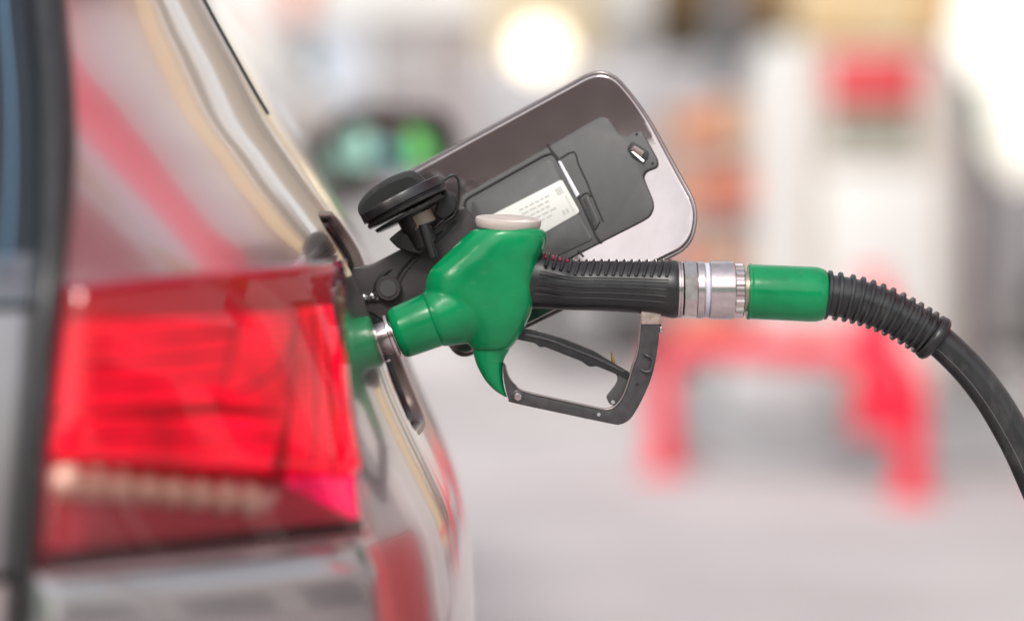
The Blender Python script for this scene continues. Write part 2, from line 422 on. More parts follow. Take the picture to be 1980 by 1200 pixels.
# --- tailgate behind the corner: glass, chrome ledge, lower panel, seal
GLASSD = mat('rear_glass_dark', (0.030, 0.036, 0.046), 0.25, 0.0, 0.0, 0.3)
SILVP = mat('tailgate_trim_silver', (0.34, 0.32, 0.33), 0.3, 0.8)
def gate(name, ya, yb, m, off=0.0, bulge=0.10, ext=1.50):
    bm = bmesh.new(); G = []
    for j in range(21):
        py = ya + (yb - ya) * j / 20; row = []
        z = zrow(py, 1.63); ye, xe = interp(YE, z), interp(XE, z)
        for i in range(25):
            u = i / 24; x = xe - 0.010 - u * (2 * (0.95 + xe) - 0.02)
            dy = -bulge * (1 - (2 * u - 1) ** 4) + 0.012
            row.append(bm.verts.new((x, ye + dy * 1.0 - off, z)))
        G.append(row)
    for a, b in zip(G[:-1], G[1:]):
        for i in range(24): bm.faces.new((a[i], a[i + 1], b[i + 1], b[i]))
    return from_bm(name, bm, m, car, True, 70)
gate('tailgate_glass', -420, 492, GLASSD)
gate('tailgate_ledge', 492, 584, mat('ledge_grey', (0.20, 0.21, 0.23), 0.3, 0.8), 0.006)
gate('tailgate_panel', 600, 1095, SILVP, 0.004)
gate('rear_bumper', 1112, 2100, PAINT, 0.012)
gate('tailgate_backing', 560, 1125, GROOVE, -0.012)
sp = []
for i in range(60):
    z = 0.66 + (1.38 - 0.66) * i / 59; sp.append(Vector((interp(XE, z) - 0.006, interp(YE, z) - 0.006, z)))
tube('tailgate_seal', sp, lambda t: 0.007 + 0.007 * max(0, min(1, (t - 0.35) / 0.2)), BLACK, car, 12)
sp = []
for i in range(30):
    z = 0.98 + (1.38 - 0.98) * i / 29; sp.append(Vector((interp(XE, z) - 0.034 - 0.004 * i / 29, interp(YE, z) - 0.02, z)))
tube('glass_line', sp, 0.0016, mat('glass_line_blue', (0.10, 0.20, 0.30), 0.2), car, 8)  # thin blue line running up the rear glass
# --- roof and wheels
bm = bmesh.new()
for q in ((-0.98, 0.02), (-0.92, 0.02), (-0.92, 3.9), (-0.98, 3.9)): bm.verts.new((q[0], q[1], 1.60))
bm.faces.new(bm.verts[:]); from_bm('roof_strip', bm, PAINT, car)
TYRE = mat('tyre_rubber', (0.025, 0.025, 0.026), 0.7); RIM = mat('alloy_rim', (0.55, 0.55, 0.56), 0.3, 0.9)
for wy, wz in WHEELS:
    for sx, x in ((1, XB(wy, 0.5) - 0.13), (-1, -1.9 - XB(wy, 0.5) + 0.13)):
        wh = lathe('wheel', (x - 0.1, wy, wz), (1, 0, 0), [(0, 0.20), (0.0, 0.30), (0.02, 0.32), (0.18, 0.32), (0.20, 0.30), (0.20, 0.21), (0.17, 0.205)], TYRE, car, 48)
        lathe('rim', (x, wy, wz), (sx, 0, 0), [(0.06, 0.205), (0.085, 0.205), (0.085, 0.18), (0.055, 0.17), (0.07, 0.05), (0.075, 0.0)], RIM, wh, 40)

# --- wing mirror far ahead on the same flank
MC = Vector((-0.213, 2.20, 1.118))
nm = (-(MC - camo.location).normalized() + (Vector((2.0, -11.0, 1.45)) - MC).normalized()).normalized()
mo = rounded([(-0.118, -0.070), (-0.122, 0.055), (-0.07, 0.085), (0.09, 0.078), (0.122, 0.03), (0.105, -0.075), (0.02, -0.092)], [0.03, 0.03, 0.05, 0.05, 0.04, 0.04, 0.05], 6)
def mring(k, dy, sx=1.0): return [MC + Vector((p[0] * k * sx, dy, p[1] * k)) for p in mo]
mir = loft('wing_mirror', [mring(0.88, 0.014), mring(0.90, -0.012), mring(0.985, -0.018), mring(1.0, -0.008), mring(1.0, 0.03), mring(0.92, 0.075), mring(0.70, 0.11), mring(0.3, 0.125)], mat('mirror_housing', (0.020, 0.010, 0.012), 0.4, 0, 0.0), car, True, 60)
u_ = Vector((0, 0, 1)).cross(nm).normalized(); v_ = nm.cross(u_)
bm = bmesh.new(); G = []
for j in range(13):
    row = []
    for i in range(19):
        a_, b2 = (i / 9 - 1), (j / 6 - 1); m_ = 1 - 0.10 * (a_ * b2) ** 2
        row.append(bm.verts.new(MC + Vector((a_ * 0.102 * m_, 0.004 - (-(a_ * 0.104 * nm.x + b2 * 0.072 * nm.z) / nm.y) * -1 * 1.0 + ((a_ * 0.104) ** 2 + (b2 * 0.072) ** 2) / (2 * 1.15), b2 * 0.068 * m_))))
    G.append(row)
for a_, b2 in zip(G[:-1], G[1:]):
    for i in range(18): bm.faces.new((a_[i], a_[i + 1], b2[i + 1], b2[i]))
from_bm('mirror_glass', bm, mat('mirror_silver', (0.92, 0.93, 0.94), 0.01, 1.0), mir, True, 80)
loft('mirror_foot', [[Vector((x, 2.24 + y, z)) for y, z in ((-0.04, 1.03), (0.06, 1.03), (0.06, 1.075), (-0.04, 1.075))] for x in (-0.40, -0.33, -0.25)], mat('mirror_foot_black', (0.03, 0.02, 0.02), 0.4), mir)

# ------------------------------------------------------------------ flap, hinged on the far edge of the opening
def FY(px): return 0.098 - 0.045 * (px - 700) / 645.0
def F(px, py, y):
    s_ = (px - 1085) * 0.469 + (py - 402) * 0.883
    q = P(px, py, FY(px) - 0.20 * s_ * U); return q + Vector((0, y, 0))
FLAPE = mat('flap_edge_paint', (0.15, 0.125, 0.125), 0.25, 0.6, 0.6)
FD = Vector((0.883, -0.469)); FNv = Vector((0.469, 0.883))     # along and across the flap (design units)
def fbow(px, py):
    s_ = (px - 1085) * FNv.x + (py - 402) * FNv.y             # across, from the middle line
    e_ = (px - 1085) * FD.x + (py - 402) * FD.y
    return -(s_ * U) ** 2 / (2 * 0.40) - max(0, e_ * U - 0.06) ** 2 / (2 * 0.30)
def cslab(name, pts, y0, y1, m, parent, bev, seg):
    o = slab(name, pts, y0, y1, m, None, bev, seg, F); bm = bmesh.new(); bm.from_mesh(o.data)
    for k in range(-9, 10):
        c = P(1085 + FNv.x * k * 24, 402 + FNv.y * k * 24, 0.07)
        bmesh.ops.bisect_plane(bm, geom=bm.verts[:] + bm.edges[:] + bm.faces[:], plane_co=c, plane_no=Vector((FNv.x, 0, -FNv.y)), dist=1e-6)
    for k in range(3, 12):
        c = P(1085 + FD.x * k * 24, 402 + FD.y * k * 24, 0.07)
        bmesh.ops.bisect_plane(bm, geom=bm.verts[:] + bm.edges[:] + bm.faces[:], plane_co=c, plane_no=Vector((FD.x, 0, -FD.y)), dist=1e-6)
    for v in bm.verts:
        d_ = D + v.co.y; v.co.y += fbow(v.co.x / (S * d_) + 990, 400 - (v.co.z - H) / (S * d_))
    me = bpy.data.meshes.new(name); bm.to_mesh(me); bm.free(); bpy.data.objects.remove(o)
    return finish(name, me, m, parent, True, 40)
FO = rounded([(776, 337), (1172, 122), (1250, 215), (1352, 402), (1338, 478), (888, 698), (848, 640), (792, 480)], [30, 60, 90, 90, 60, 40, 40, 60], 10)
flap = cslab('fuel_flap', FO, 0.0, 0.006, FLAPE, car, 0.002, 4)
FI = rounded([(784, 341), (1171, 131), (1244, 217), (1344, 404), (1331, 472), (890, 690), (856, 634), (800, 478)], [28, 56, 86, 84, 54, 36, 40, 56], 10)
cslab('flap_inner_skin', FI, -0.0028, 0.001, FLAPM, flap, 0.0018, 4)
tray = [(892, 379), (1062, 283), (1138, 238), (1160, 226), (1176, 230), (1186, 243), (1196, 260), (1207, 266), (1224, 256), (1236, 254), (1243, 258), (1270, 308),
        (1271, 320), (1266, 325), (1248, 331), (1242, 340), (1246, 352), (1261, 386), (1263, 402), (1256, 418), (1240, 428), (1165, 466), (1104, 498), (1010, 545), (905, 596), (880, 560), (880, 420)]
TR = slab('flap_tray', rounded(tray, [6, 2, 6, 8, 8, 8, 6, 8, 8, 6, 6, 8, 5, 5, 6, 6, 6, 8, 8, 8, 8, 3, 3, 3, 20, 20, 10], 4), -0.0075, -0.0022, GREYP, flap, 0.0012, 3, F)
def ridge(name, pts, r, m, y=-0.0078, parent=None, closed=False):
    return tube(name, [F(a, b, y) for a, b in pts], r * U, m, parent or flap, 8)
def plate(name, pts, m, y=-0.0092, th=0.0014, r=3, bev=0.0005, parent=None):
    return slab(name, rounded(pts, r, 4), y, y + th, m, parent or flap, bev, 2, F)
# raised left field with its dark outline
ridge('tray_groove', [(908, 470), (899, 400), (900, 388), (908, 381), (1050, 302), (1066, 297), (1074, 304), (1082, 320)], 2.4, GROOVE, -0.0078)
ridge('tray_groove', [(1058, 280), (1066, 292), (1078, 306), (1084, 318), (1118, 380), (1128, 402), (1152, 456), (1160, 468)], 2.2, GROOVE, -0.0078)
ridge('tray_groove', [(1083, 307), (1100, 296), (1110, 294), (1114, 302), (1118, 318), (1136, 356), (1140, 368), (1164, 424), (1166, 428)], 1.6, GROOVE, -0.0078)
ridge('tray_groove', [(1122, 381), (1130, 374), (1136, 373), (1142, 380)], 1.6, GROOVE, -0.0078)
plate('tray_field', [(912, 388), (1056, 308), (1068, 312), (1112, 402), (1146, 462), (1000, 530), (915, 520)], GREYP, -0.0086, 0.0014, 8)
plate('tray_clip', [(1078, 312), (1084, 312), (1120, 376), (1114, 382)], mat('clip_grey', (0.55, 0.55, 0.60), 0.3, 0.2), -0.0095, 0.0022, 1)
plate('tray_pad', [(1126, 384), (1137, 379), (1160, 428), (1150, 446)], BLACK, -0.0088, 0.0012, 3)
ridge('tray_groove', [(1117, 484), (1126, 494)], 2.2, GROOVE, -0.0078)
# latch
plate('latch_recess', [(1211, 288), (1222, 274), (1254, 294), (1252, 308), (1240, 316), (1222, 306)], GROOVE, -0.0084, 0.0012, 5)
plate('latch_window', [(1217, 290), (1225, 281), (1246, 294), (1238, 307)], mat('latch_brown', (0.12, 0.075, 0.07), 0.4), -0.0098, 0.0012, 2)
plate('latch_bar', [(1219, 294), (1223, 294), (1245, 311), (1242, 315)], SILVER, -0.0108, 0.0016, 1)
ridge('latch_hole', [(1229, 259), (1232, 261)], 3, GROOVE, -0.0072); ridge('latch_hole', [(1260, 315), (1262, 317)], 3, GROOVE, -0.0072)
# label with illegible small print
LB = plate('sticker', [(950, 416), (1086, 347), (1121, 410), (1010, 474)], LABELM, -0.0094, 0.0009, 6, 0.0002)
def LQ(a, b):
    o_, ex, ey = Vector((950, 416)), Vector((136, -69)), Vector((36, 64)); q = o_ + ex * a + ey * b; return (q.x, q.y)
bmL = bmesh.new(); rl = random.Random(4)
def pr(a0, a1, b0, b1):
    bmL.faces.new([bmL.verts.new(F(*LQ(a, b), -0.00955)) for a, b in ((a0, b0), (a1, b0), (a1, b1), (a0, b1))])
for k in range(5):
    a = 0.34
    while a < 0.74 - 0.02 * k:
        wd = rl.uniform(0.04, 0.10); pr(a, min(a + wd, 0.78), 0.20 + k * 0.125, 0.245 + k * 0.125); a += wd + 0.02
for k in range(3): pr(0.86 + 0.03 * k, 0.88 + 0.03 * k, 0.14, 0.34)
for k in range(2): pr(0.80 + 0.05 * k, 0.835 + 0.05 * k, 0.74, 0.86)
pr(0.93, 0.94, 0.4, 0.9)
for k in range(3): pr(0.08, 0.24 - 0.04 * k, 0.3 + k * 0.2, 0.34 + k * 0.2)
from_bm('small_print', bmL, PRINT, flap, False)

# --- hinge arm
AY = 0.062
def A(px, py, y): return P(px, py, AY) + Vector((0, y, 0))
arm = slab('hinge_arm', rounded([(682, 516), (716, 512), (752, 494), (796, 470), (838, 442), (872, 414), (896, 398), (925, 430), (940, 560), (880, 600), (790, 618), (738, 618), (722, 606), (690, 598), (678, 560)],
            [4, 6, 12, 12, 12, 12, 10, 10, 20, 20, 10, 6, 6, 8, 8], 5), -0.006, 0.020, ARMM, car, 0.004, 4, A)
lathe('hinge_knuckle', A(752, 556, -0.014), (0, 1, 0), [(0, 0.004), (0, 0.0105), (0.001, 0.0115), (0.02, 0.0118)], ARMM, arm, 32)
lathe('knuckle_ring', A(752, 556, -0.0152), (0, 1, 0), [(0, 0.0045), (0, 0.0075), (0.003, 0.0078)], GREYP, arm, 28)
tube('arm_groove', [A(x, y, -0.0062) for x, y in ((722, 566), (727, 549), (738, 533), (750, 524), (759, 520))], lambda t: (1.2 + 3.2 * math.sin(math.pi * t)) * U, GROOVE, arm, 8)
tube('arm_rib', [A(x, y, -0.0062) for x, y in ((768, 574), (772, 546), (784, 524), (806, 500), (834, 474), (860, 452), (882, 428))], 3.0 * U, ARMM, arm, 8)
tube('arm_groove', [A(x, y, -0.0065) for x, y in ((766, 540), (778, 520), (800, 496), (830, 468), (856, 446))], 2.2 * U, GROOVE, arm, 8)
for x, y in ((706, 573), (721, 571)):
    bm = bmesh.new(); bmesh.ops.create_uvsphere(bm, u_segments=14, v_segments=8, radius=0.0032)
    for v in bm.verts: v.co += A(x, y, -0.010)
    from_bm('hinge_pin', bm, SILVER, arm)
tube('hinge_axle', [A(695, 580, -0.006), A(735, 578, -0.006)], 6 * U, ARMM, arm, 10)
# lower hinge foot reaching into the recess
slab('hinge_foot', rounded([(700, 590), (760, 598), (764, 622), (744, 640), (722, 636), (700, 612)], 5, 4), -0.004, 0.018, BLACK, arm, 0.002, 3, A)

# --- fuel cap parked in its holder on the flap
CY = 0.040
def Cc(px, py, y=0.0): return P(px, py, CY) + Vector((0, y, 0))
caps = None
a0, a1 = Cc(702, 440), Cc(868, 354)
axx = (a1 - a0).normalized(); up = Vector((0, 1, 0)).cross(axx).normalized()
if up.z < 0: up = -up
up = (up + Vector((0, 0.03, 0))).normalized(); cc = (a0 + a1) / 2
RC = (a1 - a0).length / 2 * 0.94
caps = lathe('fuel_cap', cc, up, [(-0.0045, RC * 0.90), (-0.0040, RC * 0.955), (-0.001, RC * 0.965), (0.0, RC * 0.93), (0.0008, RC * 0.93), (0.0018, RC * 1.0), (0.0085, RC * 1.0), (0.0098, RC * 0.985), (0.0104, RC * 0.95)], BLACK, car, 64)
caps['label'] = 'black filler cap with moulded grip'
lathe('cap_skirt', cc - up * 0.0072, up, [(-0.0035, RC * 0.78), (-0.0028, RC * 0.84), (0, RC * 0.86)], BLACK, caps, 48)
# grip: arched blade across the top
def Gp(a, b, y): return cc + axx * (a * RC) + up * (0.0098 + b * 0.56) + Vector((0, y, 0))
prof = [(-0.99, 0.0), (-0.975, 0.010), (-0.88, 0.0195), (-0.62, 0.0285), (-0.30, 0.0330), (0.05, 0.0335), (0.38, 0.0300), (0.52, 0.0235), (0.60, 0.012), (0.64, 0.0)]
pp = catmull([Vector((a, b * 1000, 0)) for a, b in prof], 5, False)
bm = bmesh.new()
for s in (1,):
    f0 = [bm.verts.new(Gp(p.x, p.y / 1000, -0.011)) for p in pp]; f1 = [bm.verts.new(Gp(p.x, p.y / 1000, 0.011)) for p in pp]
    q0 = bm.faces.new(f0); q1 = bm.faces.new(f1[::-1])
    n = len(pp)
    for i in range(n): bm.faces.new((f0[i], f1[i], f1[(i + 1) % n], f0[(i + 1) % n]))
    bmesh.ops.recalc_face_normals(bm, faces=bm.faces[:])
    bmesh.ops.bevel(bm, geom=list(q0.edges) + list(q1.edges), offset=0.0035, segments=4, profile=0.5, affect='EDGES', clamp_overlap=True)
    bmesh.ops.triangulate(bm, faces=[f for f in bm.faces if len(f.verts) > 4])
from_bm('grip', bm, BLACK, caps)
gp = [(-0.93, 0.004), (-0.86, 0.012), (-0.62, 0.0195), (-0.30, 0.0235), (0.05, 0.0235), (0.33, 0.0205), (0.44, 0.013), (0.48, 0.004)]
bm = bmesh.new(); q0 = bm.faces.new([bm.verts.new(Gp(p.x, p.y / 1000, -0.0112)) for p in catmull([Vector((a, b * 1000, 0)) for a, b in gp], 4, False)])
r = bmesh.ops.extrude_face_region(bm, geom=[q0])
for v in [e for e in r['geom'] if isinstance(e, bmesh.types.BMVert)]: v.co.y += 0.0008
bmesh.ops.triangulate(bm, faces=[f for f in bm.faces if len(f.verts) > 4])
from_bm('grip_dish', bm, mat('grip_dish_plastic', (0.012, 0.012, 0.012), 0.3), caps)
# stem, holder clip and tether
lathe('cap_stem', cc - up * 0.0095, -up, [(0, 0.0135), (0.010, 0.0135), (0.012, 0.0135), (0.014, 0.0115), (0.020, 0.011), (0.030, 0.0105), (0.032, 0.008)], BLACK, caps, 32)
lathe('stem_thread', cc - up * 0.0125 + axx * 0.004, -up, [(0, 0.0138), (0.010, 0.0138), (0.011, 0.0130)], mat('thread_tan', (0.26, 0.19, 0.14), 0.35), caps, 32)
tube('stem_pin', [cc - up * 0.022 + axx * 0.006 + Vector((0, -0.012, 0)), cc - up * 0.052 + axx * 0.001 + Vector((0, -0.012, 0))], 0.0045, BLACK, caps, 14)
slab('cap_holder', rounded([(752, 462), (784, 436), (800, 448), (824, 452), (826, 482), (812, 492), (790, 486), (770, 480)], 4, 3), -0.004, 0.016, BLACK, caps, 0.0015, 3, lambda a, b, y: Cc(a, b, y))
tth = [Cc(x, y, 0.004) for x, y in ((858, 350), (868, 341), (879, 339), (886, 348), (888, 366), (887, 384), (883, 402), (878, 416), (868, 424), (858, 430))]
tube('tether', catmull(tth, 6, False), 2.9 * U, BLACK, caps, 10)
slab('tether_bracket', rounded([(858, 366), (880, 376), (886, 404), (860, 426), (838, 416), (846, 388)], 6, 4), 0.004, 0.018, BLACK, caps, 0.0015, 3, lambda a, b, y: Cc(a, b, y))
# ================================================================== NOZZLE
noz = thing('fuel_nozzle', 'green and black fuel nozzle inserted in the silver car', 'fuel nozzle', P(930, 766))
def sring(l, r, py, b, n=72, ex=3.2, cy=0.0, asym=True):
    """superellipse section of the boot at height py, half depth b (design units)"""
    out = []
    c, a = (l + r) / 2, (r - l) / 2
    for k in range(n):
        t = 2 * math.pi * k / n; ct, st = math.cos(t), math.sin(t)
        e2 = ex if (ct > 0 or not asym) else 2.0
        x = c + a * math.copysign(abs(ct) ** (2 / e2), ct); y = b * math.copysign(abs(st) ** (2 / e2), st)
        out.append(P(x, py) + Vector((0, y * U + cy, 0)))
    return out
rows = [(441, 926, 1040, 54), (443, 917, 1049, 60), (448, 909, 1054, 64), (458, 897, 1057, 66), (470, 884, 1055, 67), (482, 872, 1051, 67), (500, 853, 1042, 67), (520, 833, 1039, 66), (545, 823, 1035, 65),
        (566, 824, 1032, 64), (585, 836, 1031, 62), (602, 860, 1028, 60), (620, 883, 1020, 56), (640, 897, 1011, 50), (656, 903, 1001, 44), (666, 907, 993, 38), (673, 911, 986, 33), (676, 915, 980, 29)]
bm = bmesh.new()
def addloft(bm, rings):
    R = [[bm.verts.new(p) for p in r] for r in rings]; n = len(rings[0])
    for a, b in zip(R[:-1], R[1:]):
        for i in range(n): bm.faces.new((a[i], a[(i + 1) % n], b[(i + 1) % n], b[i]))
    bm.faces.new(R[0][::-1]); bm.faces.new(R[-1])
rt = [(p, l) for p, l, r, b in rows]; rr_ = [(p, r) for p, l, r, b in rows]; rb = [(p, b) for p, l, r, b in rows]
fine = [441, 442, 443.5, 446, 449] + [452 + 4 * i for i in range(55)] + [671, 674, 676]
addloft(bm, [sring(interp(rt, p), interp(rr_, p), p, interp(rb, p)) for p in fine])
SA = Vector((-0.930, 0, -0.367)).normalized()         # snout axis (world)
def on_axis(t): return P(836, 618) + SA * (t * U)     # t design units from the ridge
addloft(bm, [ring(on_axis(t), SA, r * U, 48, min(r, 59) * U) for t, r in ((-105, 66), (-80, 69), (-60, 69), (-44, 67), (-28, 63), (-14, 59), (-5, 57), (-1.5, 56), (0.5, 54))])
boot = from_bm('boot', bm, GREEN, noz)
bake(boot, [('REMESH', dict(mode='VOXEL', voxel_size=0.00115, use_smooth_shade=True)), ('SMOOTH', dict(factor=0.5, iterations=22))])
lathe('snout_sleeve', on_axis(-6), SA, [(0, 50 * U), (0.5 * U, 54 * U), (10 * U, 54 * U), (66 * U, 51.5 * U), (75 * U, 50 * U), (80 * U, 47 * U), (83 * U, 42 * U), (84.5 * U, 34 * U), (84.5 * U, 10 * U)], GREEN, noz, 64, 60)
fin_rows = [(668, 910, 990, 27), (674, 913, 986, 27), (680, 914.5, 983, 26), (690, 917, 977, 24), (700, 920, 973.5, 22), (712, 925, 972, 20), (724, 931.5, 972, 17), (736, 939, 973, 14), (746, 948, 974.5, 11), (756, 959, 977, 8), (763, 970, 979.5, 5), (767, 977, 980, 2)]
ft = [[(q[0], q[k]) for q in fin_rows] for k in (1, 2, 3)]
loft('boot_fin', [sring(interp(ft[0], p), interp(ft[1], p), p, interp(ft[2], p), 36, 2.2) for p in [668 + 3 * i for i in range(34)]], GREEN, noz, True, 70)
# top cap
capax = Vector((0.055, -0.10, 1)).normalized()
tc = lathe('top_cap', P(982, 440), capax, [(0, 55 * U), (1 * U, 61 * U), (8 * U, 64 * U), (14 * U, 64 * U), (17.5 * U, 63 * U), (19 * U, 60 * U), (19 * U, 34 * U)], CREAMP, noz, 64, 30)
lathe('cap_disc', P(982, 440) + capax * (18.6 * U), capax, [(0, 30 * U), (0.9 * U, 30 * U), (0.9 * U, 4 * U)], CREAMP, tc, 48, 30)
lathe('cap_groove', P(982, 440) + capax * (18.3 * U), capax, [(0, 33 * U), (0.6 * U, 33 * U), (0.6 * U, 29 * U)], GROOVE, tc, 48, 30)
# spout and its flange
lathe('spout', on_axis(74), SA, [(0, 30 * U), (120 * U, 28 * U), (240 * U, 26 * U), (262 * U, 23 * U)], STEEL, noz, 40)
lathe('spout_flange', on_axis(80), SA, [(0, 41 * U), (1 * U, 44 * U), (6.5 * U, 44 * U), (8 * U, 42 * U), (9 * U, 33 * U), (30 * U, 33 * U), (31 * U, 30 * U)], STEEL, noz, 48, 30)
tube('spout_hook', [on_axis(88) + Vector((0, -0.006, -43 * U)), on_axis(94) + Vector((0, -0.006, -46 * U)), on_axis(104) + Vector((0, -0.006, -42 * U)), on_axis(106) + Vector((0, -0.006, -50 * U))], 3 * U, STEEL, noz, 8)
# grip
GC = [(1000, 541, 53), (1030, 541, 55), (1050, 542, 54), (1075, 547, 51), (1105, 551.5, 48), (1160, 552.5, 48.5), (1230, 555, 50.5), (1262, 556.5, 52), (1285, 558, 54.5), (1300, 559, 56), (1308, 559, 55.5), (1312, 559, 53)]
gcy = [(a, b) for a, b, c in GC]; gr = [(a, c) for a, b, c in GC]
gx = [1000 + 6 * i for i in range(52)] + [1309, 1312]
loft('grip', [ring(P(x, interp(gcy, x)), (1, 0, 0.0), interp(gr, x) * U, 56, min(interp(gr, x), 44 + max(0, x - 1040) * 0.09) * U) for x in gx], BLACK, noz, True, 50)
def garc(x, a0, a1, dr, tilt, rad, m, name, n=18):
    """bar across the grip from angle a0 to a1 (degrees from straight up, + towards the camera)"""
    pts = []
    for i in range(n + 1):
        a = math.radians(a0 + (a1 - a0) * i / n); xx = x - tilt * (1 - math.cos(a))
        c, r = interp(gcy, xx), interp(gr, xx) + dr
        pts.append(P(xx, c - r * math.cos(a)) + Vector((0, -r * math.sin(a) * U, 0)))
    return tube(name, pts, rad * U, m, noz, 8)
for i in range(17):
    x = 1062 + 14.6 * i
    garc(x, -64, 60 + (4 if i > 3 else -2), 0.8, 18, 3.4, BLACK, 'grip_rib')
for i in range(4): garc(1056 + 13.5 * i, -30, 34 - 3 * i, -2.0, 10, 4.4, REDP, 'red_insert')
def gline(a, x0, x1, rad, m, name, dr=0.0):
    pts = []
    for i in range(25):
        x = x0 + (x1 - x0) * i / 24; c, r = interp(gcy, x), interp(gr, x) + dr; q = math.radians(a)
        pts.append(P(x, c - r * math.cos(q)) + Vector((0, -r * math.sin(q) * U, 0)))
    tube(name, pts, rad * U, m, noz, 8)
for a in (76, 90, 104, 118): gline(a, 1042 - (a - 76) * 0.2, 1288 - (a - 76) * 0.15, 1.5, BLACK, 'grip_flute', 0.1)
gline(70, 1044, 1290, 1.0, GROOVE, 'grip_groove', 0.5)
# swivel collar
AX = Vector((1, 0, -0.012)).normalized(); sc0 = P(1311, 560)
def L(name, x0, prof, m=STEEL, n=56, teeth=None): return lathe(name, sc0 + AX * ((x0 - 1311) * U), AX, [(t * U, r * U) for t, r in prof], m, noz, n, 30, teeth)
L('collar_ring', 1309, [(0, 48), (0, 54), (1, 55.5), (4, 55.5), (5, 54), (6, 55), (9, 55), (10, 53)])
# faceted nut: flat towards the camera
hx = []
for t, r in ((0, 53), (1.5, 57.5), (25, 57.5), (27, 54), (27, 48)):
    c = sc0 + AX * ((1320 + t - 1311) * U); pts = []
    for k in range(8):
        a = math.radians(45 * k + 29); rad = r
        pts.append(c + Vector((0, -math.cos(a) * rad * U, math.sin(a) * rad * U)))
    hx.append([pts[k // 3].lerp(pts[(k // 3 + 1) % 8], (k % 3) / 3) for k in range(24)])
loft('swivel_nut', hx, STEEL, noz, True, 25)
L('swivel_barrel', 1346, [(0, 52), (1, 55), (13, 55.5), (14, 54.5), (15, 52), (24, 52), (25, 54.5), (26, 56), (71, 56.5), (73, 55), (73, 46)])
L('swivel_seal', 1361.5, [(0, 51), (0.5, 53), (8, 53), (8.5, 51)], mat('seal_lavender', (0.50, 0.50, 0.58), 0.35))
L('toothed_ring', 1419.5, [(0, 45), (0.5, 51), (16, 51), (18, 49), (18, 36)], n=96, teeth=lambda k: 1.035 if (k % 6) < 3 else 0.955)
L('swivel_neck', 1437, [(0, 40), (16, 40)], mat('neck_tan_metal', (0.50, 0.38, 0.31), 0.3, 0.9))
# hand guard
go = [(1240, 612), (1273, 618), (1273, 640), (1272, 660), (1266, 700), (1256, 736), (1240, 772), (1224, 800), (1213, 812), (1198, 818.5), (1180, 817), (1080, 796), (992, 777), (984, 771), (980, 760), (975, 738), (972.5, 716), (973, 700)]
gi = [(977, 704), (979, 716), (985, 730), (996, 743), (1012, 755), (1080, 771), (1158, 788), (1172, 790), (1187, 784), (1202, 766), (1213, 738), (1221, 710), (1230, 684), (1235, 650), (1237, 612)]
guard = slab('hand_guard', [Vector(p) for p in catmull([Vector((*p, 0)) for p in go], 4, False)] + [Vector(p) for p in catmull([Vector((*p, 0)) for p in gi], 4, False)], -0.0085, 0.0085, GUARDM, noz, 0.0009, 2)
lipp = catmull([Vector((*p, 0)) for p in gi], 5, False)
tube('guard_lip', [P(p.x + 0.5, p.y - 0.5) + Vector((0, -0.0092, 0)) for p in lipp], 1.6 * U, mat('worn_edge_metal', (0.32, 0.27, 0.26), 0.3, 0.8), guard, 8)
slab('guard_strap', rounded([(1239, 600), (1279, 600), (1274, 626), (1238, 626)], 2, 2), -0.0095, 0.0095, mat('strap_worn_metal', (0.52, 0.40, 0.35), 0.32, 0.85, noise=(200, 0.2)), guard, 0.0008)
lathe('guard_screw', P(1270, 635), (1, 0, 0), [(0, 4 * U), (6 * U, 9 * U), (8.5 * U, 9 * U), (10 * U, 6 * U), (10 * U, 1 * U)], STEEL, guard, 20)
def disc(name, px, py, r, m, y=-0.0085, h=2.5):
    return lathe(name, P(px, py) + Vector((0, y, 0)), (0, -1, 0), [(0, r * U), (h * 0.6 * U, r * U), (h * U, r * 0.8 * U), (h * U, 0.1 * U)], m, guard, 24)
disc('pivot_bolt', 1001, 764, 11.5, GUARDM); disc('bolt_head', 1001, 765, 7, STEEL, -0.0096)
disc('rivet', 1157, 799, 4.2, SILVER); disc('rivet', 1184, 775, 4.4, SILVER, -0.009)
disc('guard_hole', 1231, 741, 4, GROOVE, -0.0082, 1)
tube('guard_hook', catmull([P(x, y) + Vector((0, yy, 0)) for x, y, yy in ((1243, 683, -0.0080), (1250, 686, -0.0105), (1259, 691, -0.011), (1260, 701, -0.011), (1256, 714, -0.011), (1247, 717, -0.0105), (1238, 713, -0.0080))], 5, False), 2.6 * U, GUARDM, guard, 10)
# lever and latch
slab('trigger_lever', rounded([(1000, 636), (1026, 637), (1090, 654), (1150, 678), (1172, 692), (1217, 719), (1214, 734), (1184, 719), (1152, 706), (1144, 708), (1136, 706), (1124, 697), (1052, 669), (1046, 671), (1040, 667), (1034, 662), (1000, 655)],
     [2, 6, 8, 8, 5, 3, 4, 6, 6, 5, 5, 6, 4, 4, 4, 4, 2], 4), -0.0070, 0.0070, BLACK, noz, 0.0028, 4)
tube('lever_ridge', catmull([P(x, y) + Vector((0, -0.0066, 0)) for x, y in ((1016, 646), (1060, 656), (1110, 675), (1160, 695), (1206, 718))], 5, False), 3.2 * U, GUARDM, noz, 8)
slab('lever_latch', rounded([(1184, 712), (1214, 722), (1218, 730), (1204, 765), (1190, 783), (1178, 780), (1172, 767), (1190, 744), (1195, 733), (1191, 722)], 4, 4), -0.0066, 0.0066, mat('latch_dark', (0.05, 0.046, 0.047), 0.45), noz, 0.0012, 3)
tube('latch_pin', [P(1189, 708), P(1185, 694), P(1184, 690)], 3.3 * U, BRASS, noz, 10); tube('pin_tip', [P(1184, 691), P(1183.5, 680)], 2.0 * U, BRASS, noz, 8)

